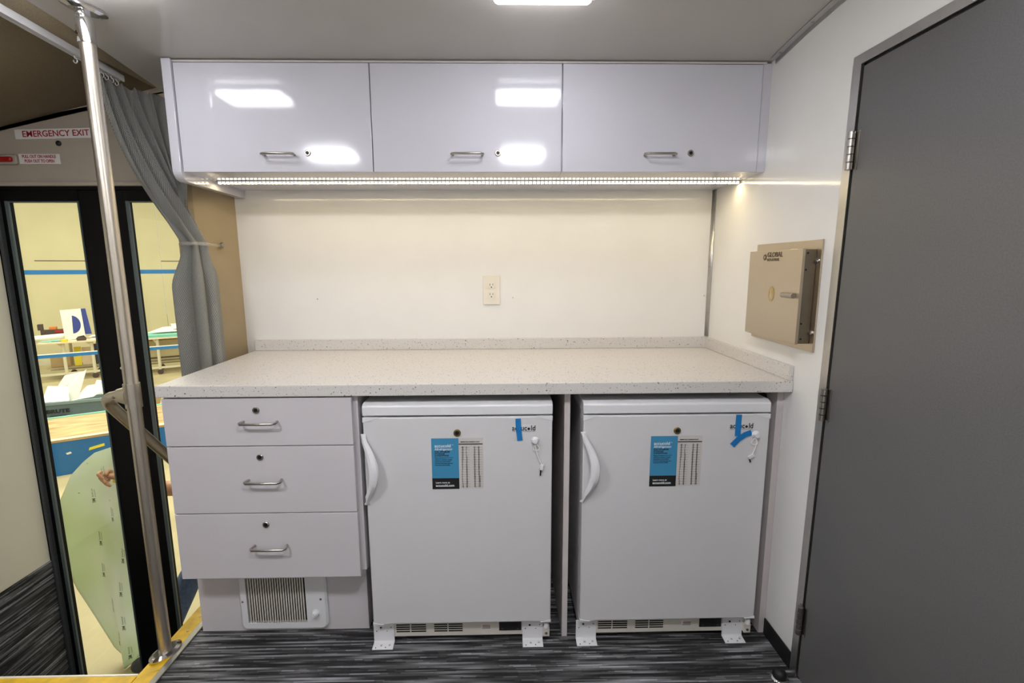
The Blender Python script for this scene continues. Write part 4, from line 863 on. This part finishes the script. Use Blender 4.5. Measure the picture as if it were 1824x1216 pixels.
# low platform
pf = shop('low_platform', 1.3, -6.24, G, 'low plywood platform with blue vinyl front on the workshop floor', 'platform')
obj('top', box(-1.6, 2.2, 0, 1.08, 0.375, 0.40, bev=0.003), 'ply', pf, local=True)
obj('front_edge', box(-1.6, 2.2, -0.004, 0.08, 0.4005, 0.404), 'plyedge', pf, local=True)
obj('back_edge', box(-1.6, 2.2, 1.06, 1.10, 0.385, 0.412), 'teal', pf, local=True)
fb = obj('front_board', box(-1.6, 2.2, 0.004, 0.03, 0.0, 0.3745), 'shopblue', pf, local=True)
obj('sticker', prism([(-0.04, 0.002, 0.235), (0.10, 0.002, 0.262), (0.10, 0.002, 0.292), (-0.03, 0.002, 0.268)], (0, -0.0015, 0)), 'ylw', fb, local=True, smooth=False)
obj('sticker', prism([(-0.22, 0.002, 0.225), (-0.18, 0.002, 0.235), (-0.19, 0.002, 0.255), (-0.23, 0.002, 0.245)], (0, -0.0015, 0)), 'white', fb, local=True, smooth=False)
obj('side_board', bm_box(box(-1.6, -1.575, 0.031, 1.08, 0, 0.3745), 2.175, 2.2, 0.031, 1.08, 0, 0.3745), 'shopblue', pf, local=True, smooth=False)
# rubbish tub with scraps
bn = shop('rubbish_tub', 0.97, -4.60, G, 'grey blue rubbish tub full of white scraps behind the platform', 'bin', rz=R(-8))
b = nb(); rr = []
for hw, hd, z in ((0.26, 0.22, 0.0), (0.33, 0.28, 0.50), (0.355, 0.30, 0.505), (0.355, 0.30, 0.54), (0.325, 0.275, 0.54), (0.26, 0.22, 0.03)):
    ring = []
    for cx_, cy_, a0 in ((hw-0.06, hd-0.06, 0), (-hw+0.06, hd-0.06, 90), (-hw+0.06, -hd+0.06, 180), (hw-0.06, -hd+0.06, 270)):
        for k in range(5): a = R(a0+22.5*k); ring.append(b.verts.new((cx_+0.06*math.cos(a), cy_+0.06*math.sin(a), z)))
    rr.append(ring)
for A_, C_ in zip(rr, rr[1:]):
    for k in range(20): b.faces.new((A_[k], A_[(k+1) % 20], C_[(k+1) % 20], C_[k]))
b.faces.new(rr[0][::-1]); b.faces.new(rr[-1]); tubo = obj('tub', b, 'bin', bn, local=True)
me = text('lettering', 'BRUTE', 0.062, (0, 0, 0), 'blacktxt', None, align='CENTER', bold=0.004, sx=1.25); me.parent = bn; me.location = (-0.145, -0.300, 0.42); me.rotation_euler = (R(-5), 0, 0)
obj('grip', box(-0.24, -0.08, -0.318, -0.265, 0.33, 0.36, bev=0.008), 'blacktxt', tubo, local=True)
for i, pts in enumerate(([(-0.30, -0.1, 0.50), (0.02, -0.15, 0.60), (0.12, -0.05, 0.97), (-0.06, 0.0, 0.82)], [(-0.05, -0.15, 0.58), (0.20, -0.2, 0.62), (0.46, -0.10, 0.80), (0.10, -0.05, 0.74)], [(-0.34, 0.1, 0.60), (-0.1, 0.15, 0.62), (0.02, 0.2, 0.90), (-0.20, 0.2, 0.86)], [(-0.33, -0.2, 0.60), (-0.05, -0.22, 0.60), (-0.1, -0.05, 0.75), (-0.30, -0.05, 0.78)], [(0.12, 0.0, 0.6), (0.34, 0.02, 0.6), (0.40, 0.1, 0.72), (0.16, 0.12, 0.78)])):
    pts = [(x, y, z-0.07) for x, y, z in pts]
    obj('scrap', prism(pts, (0.004, 0.012, 0.004)), 'white', bn, local=True, smooth=False)
o = shop('cardboard_flap', 1.52, -4.40, G, 'brown cardboard flap standing beside the rubbish tub', 'cardboard')
obj('flap', prism([(-0.02, 0, 0), (0.22, 0, 0), (0.34, 0, 0.42), (0.10, 0, 0.66), (-0.06, 0, 0.62)], (0, 0.012, 0)), 'card', o, local=True, smooth=False)

# protective film sheet hanging from the kneeling person's hand
fs = thing('film_sheet', (-2.20, 2.44, G), 'pale green printed protective film sheet hanging outside the door', 'film')
ZL = [(0.335, -2.12, -2.075), (0.325, -2.165, -2.055), (0.27, -2.235, -2.045), (0.20, -2.30, -2.045), (0.06, -2.363, -2.03), (-0.07, -2.40, -1.96), (-0.25, -2.408, -1.95), (-0.47, -2.369, -1.97), (-0.73, -2.282, -2.01), (-0.86, -2.235, -2.05), (-0.945, -2.17, -2.12)]
def prof_at(z):
    for (za, la, ra), (zb, lb, rb) in zip(ZL, ZL[1:]):
        if z >= zb: s = (z-za)/(zb-za); return la+(lb-la)*s, ra+(rb-ra)*s
    return ZL[-1][1:]
def film_pt(s, t):
    z = 0.335+(-0.945-0.335)*t; l, r = prof_at(z); x = l+(r-l)*s
    y = 2.445+0.055*math.sin(math.pi*(s*0.9+0.15*t))-0.045*math.cos(2.2*math.pi*s+3*t)*min(1, t*1.6)+0.05*max(0, 0.2-t)*5*0.5-0.03*t
    return Vector((x, y, z))
b = nb(); uvl = b.loops.layers.uv.new('UVMap'); NS, NT = 36, 70; grid = [[b.verts.new(film_pt(i/NS, j/NT)) for i in range(NS+1)] for j in range(NT+1)]
for j in range(NT):
    for i in range(NS):
        f = b.faces.new((grid[j][i], grid[j][i+1], grid[j+1][i+1], grid[j+1][i]))
        for l in f.loops: l[uvl].uv = (l.vert.co.x, l.vert.co.z)
flm = obj('sheet', b, 'film', fs); md = flm.modifiers.new('thickness', 'SOLIDIFY'); md.thickness = 0.0008
for k, (s, t) in enumerate(((0.45, 0.12), (0.35, 0.22), (0.60, 0.30), (0.35, 0.42), (0.72, 0.47), (0.30, 0.57), (0.66, 0.62), (0.38, 0.72), (0.62, 0.78), (0.45, 0.86), (0.66, 0.93), (0.80, 0.40))):
    p = film_pt(s, t); du = (film_pt(s+0.02, t)-film_pt(s-0.02, t)).normalized(); dv = -(film_pt(s, t+0.02)-film_pt(s, t-0.02)).normalized(); nrm = du.cross(dv).normalized(); dv = nrm.cross(du)
    if nrm.y > 0: nrm = -nrm
    rot = Matrix((du, dv, nrm)).transposed().to_4x4() @ Matrix.Rotation(R(90), 4, 'Z')
    for body, size, off in (('3M', 0.022, (0, 0)), ('Scotchcal', 0.013, (0.036, 0.003)), ('protective film', 0.0075, (0.036, -0.009))):
        q = text('print_mark', body, size, (0, 0, 0), 'filmprint', None, bold=0.0006 if body == '3M' else 0, depth=0.0001)
        q.data.transform(Matrix.Rotation(R(-90), 4, 'X')); q.data.transform(Matrix.Translation((off[0]-0.04, off[1], 0)))
        q.data.transform(Matrix.Translation(p+nrm*0.0016) @ rot); attach(q, fs)

# kneeling person holding the film
def skin_body(name, chains, m, parent, levels=2):
    """chains: list of [(pos, radius), ...]; a shared position joins chains."""
    me = bpy.data.meshes.new(name); verts = []; rad = []; edges = []; idx = {}
    for ch in chains:
        prev = None
        for p, r in ch:
            k = tuple(round(c_, 4) for c_ in p)
            if k not in idx: idx[k] = len(verts); verts.append(p); rad.append(r)
            if prev is not None and prev != idx[k]: edges.append((prev, idx[k]))
            prev = idx[k]
    me.from_pydata(verts, edges, []); o = bpy.data.objects.new(name, me); COL.objects.link(o)
    sk = o.modifiers.new('Skin', 'SKIN'); sk.use_smooth_shade = True
    for i, sv in enumerate(me.skin_vertices[0].data):
        r = rad[i]; sv.radius = (r, r) if not isinstance(r, tuple) else r
        sv.use_root = (i == 0)
    ss = o.modifiers.new('Sub', 'SUBSURF'); ss.levels = levels; ss.render_levels = levels
    dg = bpy.context.evaluated_depsgraph_get(); nm = bpy.data.meshes.new_from_object(o.evaluated_get(dg)); bpy.data.objects.remove(o)
    nm.materials.clear(); nm.materials.append(M[m])
    for p in nm.polygons: p.use_smooth = True
    q = bpy.data.objects.new(name, nm); COL.objects.link(q)
    if parent is not None: attach(q, parent)
    return q
pp = thing('person', (-1.60, 2.80, G), 'kneeling person in blue shirt, jeans and dark boots holding the film sheet', 'person')
hip = (-1.56, 2.86, -0.40); chest = (-1.66, 2.80, -0.02); neck = (-1.70, 2.78, 0.15)
shR = (-1.76, 2.66, 0.07); shL = (-1.64, 2.95, 0.07); elR = (-1.90, 2.585, 0.045); wrR = (-2.068, 2.490, 0.172)
elL = (-1.80, 3.02, -0.12); wrL = (-1.98, 2.90, -0.05)
kR = (-1.83, 2.62, -0.46); anR = (-1.96, 2.50, -0.85); kL = (-1.72, 2.98, -0.85); anL = (-1.36, 2.98, -0.86)
# one continuous body surface
skin_body('body', [[(hip, 0.12), ((-1.60, 2.835, -0.22), 0.115), (chest, 0.13), (neck, 0.055), ((-1.715, 2.775, 0.20), 0.05), ((-1.73, 2.77, 0.27), 0.075), ((-1.735, 2.77, 0.34), 0.078), ((-1.735, 2.77, 0.39), 0.055)],
    [(chest, 0.13), (shR, 0.062), (elR, 0.045), (wrR, 0.030)], [(chest, 0.13), (shL, 0.062), (elL, 0.045), (wrL, 0.030)],
    [(hip, 0.12), ((-1.60, 2.76, -0.42), 0.085), (kR, 0.060), (anR, 0.042)], [(hip, 0.12), ((-1.58, 2.93, -0.46), 0.085), (kL, 0.060), (anL, 0.042)]], 'skin', pp)
skin_body('shirt', [[((-1.562, 2.858, -0.46), 0.158), ((-1.568, 2.853, -0.36), 0.150), ((-1.60, 2.835, -0.22), 0.140), (chest, 0.150), ((-1.692, 2.785, 0.12), 0.072)],
    [(chest, 0.150), (shR, 0.078), ((-1.845, 2.635, 0.05), 0.066)], [(chest, 0.150), (shL, 0.078), ((-1.73, 2.99, -0.03), 0.066)]], 'shirt', pp)
skin_body('jeans', [[((-1.555, 2.865, -0.34), 0.128), (hip, 0.138), ((-1.60, 2.76, -0.42), 0.102), (kR, 0.076), ((-1.90, 2.555, -0.66), 0.064), ((-1.95, 2.51, -0.80), 0.060)],
    [(hip, 0.138), ((-1.58, 2.93, -0.46), 0.102), (kL, 0.076), ((-1.52, 2.98, -0.86), 0.066), ((-1.41, 2.98, -0.865), 0.060)]], 'denim', pp)
skin_body('boot', [[((-1.955, 2.505, -0.79), 0.056), ((-1.965, 2.495, -0.87), 0.056), ((-1.975, 2.485, -0.905), 0.046), ((-2.03, 2.435, -0.910), 0.044), ((-2.085, 2.385, -0.915), 0.036)]], 'boot', pp)
skin_body('boot', [[((-1.42, 2.98, -0.865), 0.056), ((-1.34, 2.98, -0.865), 0.056), ((-1.31, 2.98, -0.875), 0.046), ((-1.28, 2.97, -0.91), 0.042), ((-1.27, 2.96, -0.925), 0.03)]], 'boot', pp)
# right hand: palm and five separate fingers closing over the film edge
def finger(base, d1, d2, ln, r): 
    base = Vector(base); d1 = Vector(d1).normalized(); d2 = Vector(d2).normalized(); d3 = (d2+Vector((0.35, 0.25, -0.4))).normalized()
    a = base; p1 = a+d1*ln*0.45; p2 = p1+d2*ln*0.33; p3 = p2+d3*ln*0.24
    return [(tuple(a), r*1.05), (tuple(p1), r), (tuple(p2), r*0.92), (tuple(p3), r*0.78)]
def hand(wr, palm_dir, side, curl, name='hand'):
    wr = Vector(wr); pd = Vector(palm_dir).normalized(); sd = Vector(side).normalized(); cd_ = Vector(curl).normalized()
    pc = wr+pd*0.045; kn_ = wr+pd*0.085
    skin_body(name, [[(tuple(wr-pd*0.01), (0.028, 0.024)), (tuple(wr+pd*0.02), (0.034, 0.022)), (tuple(pc), (0.042, 0.020)), (tuple(kn_), (0.040, 0.016))]], 'skin', pp)
    for k, (o_, ln) in enumerate(((-0.031, 0.070), (-0.011, 0.080), (0.010, 0.076), (0.029, 0.060))):
        skin_body('finger', [finger(kn_+sd*o_-pd*0.008, pd*0.8+cd_*0.5, cd_*0.95-pd*0.25, ln, 0.0095 if k < 3 else 0.0082)], 'skin', pp, levels=2)
    skin_body('thumb', [finger(wr+pd*0.028-sd*0.030, pd*0.7-sd*0.65+cd_*0.35, pd*0.6+cd_*0.6, 0.062, 0.0108)], 'skin', pp)
hand(wrR, (-0.36, -0.82, 0.42), (0.30, 0.28, -0.91), (0.60, -0.20, -0.75))
hand(wrL, (-0.9, -0.4, 0.1), (0, 0.2, 0.98), (0.2, -0.9, -0.3))
obj('cuff', lathe([(0.036, -0.028), (0.041, -0.022), (0.041, 0.020), (0.036, 0.026)], wrR, tuple(Vector(wrR)-Vector(elR)), seg=24), 'cuff', pp)
# head details: nose, ears, eyes, mouth, hair
HC = Vector((-1.735, 2.77, 0.325)); fd = Vector((-0.86, -0.42, -0.28)).normalized(); sdv = Vector((0.44, -0.90, 0)).normalized(); uv_ = sdv.cross(fd).normalized()
if uv_.z < 0: uv_ = -uv_
skin_body('nose', [[(tuple(HC+fd*0.072+uv_*0.012), 0.007), (tuple(HC+fd*0.090-uv_*0.012), 0.011), (tuple(HC+fd*0.078-uv_*0.020), 0.009)]], 'skin', pp)
for s in (-1, 1):
    skin_body('ear', [[(tuple(HC+sdv*s*0.074+uv_*0.020), 0.011), (tuple(HC+sdv*s*0.080), 0.014), (tuple(HC+sdv*s*0.074-uv_*0.022), 0.009)]], 'skin', pp)
    obj('eye', lathe([(0.001, -0.008), (0.008, -0.004), (0.010, 0), (0.008, 0.004), (0.001, 0.007)], HC+fd*0.068+sdv*s*0.030+uv_*0.012, tuple(fd), seg=14), 'hair', pp)
skin_body('mouth', [[(tuple(HC+fd*0.070-uv_*0.042-sdv*0.020), 0.004), (tuple(HC+fd*0.076-uv_*0.042), 0.006), (tuple(HC+fd*0.070-uv_*0.042+sdv*0.020), 0.004)]], 'red', pp)
b = nb(); bmesh.ops.create_uvsphere(b, u_segments=24, v_segments=16, radius=0.096)
for v in b.verts: v.co = HC+Vector((0.012, 0.006, 0.020))+v.co
bmesh.ops.delete(b, geom=[v for v in b.verts if (v.co-HC).dot(fd) > 0.042 or ((v.co-HC).dot(uv_) < -0.045)], context='VERTS')
obj('hair', b, 'hair', pp)
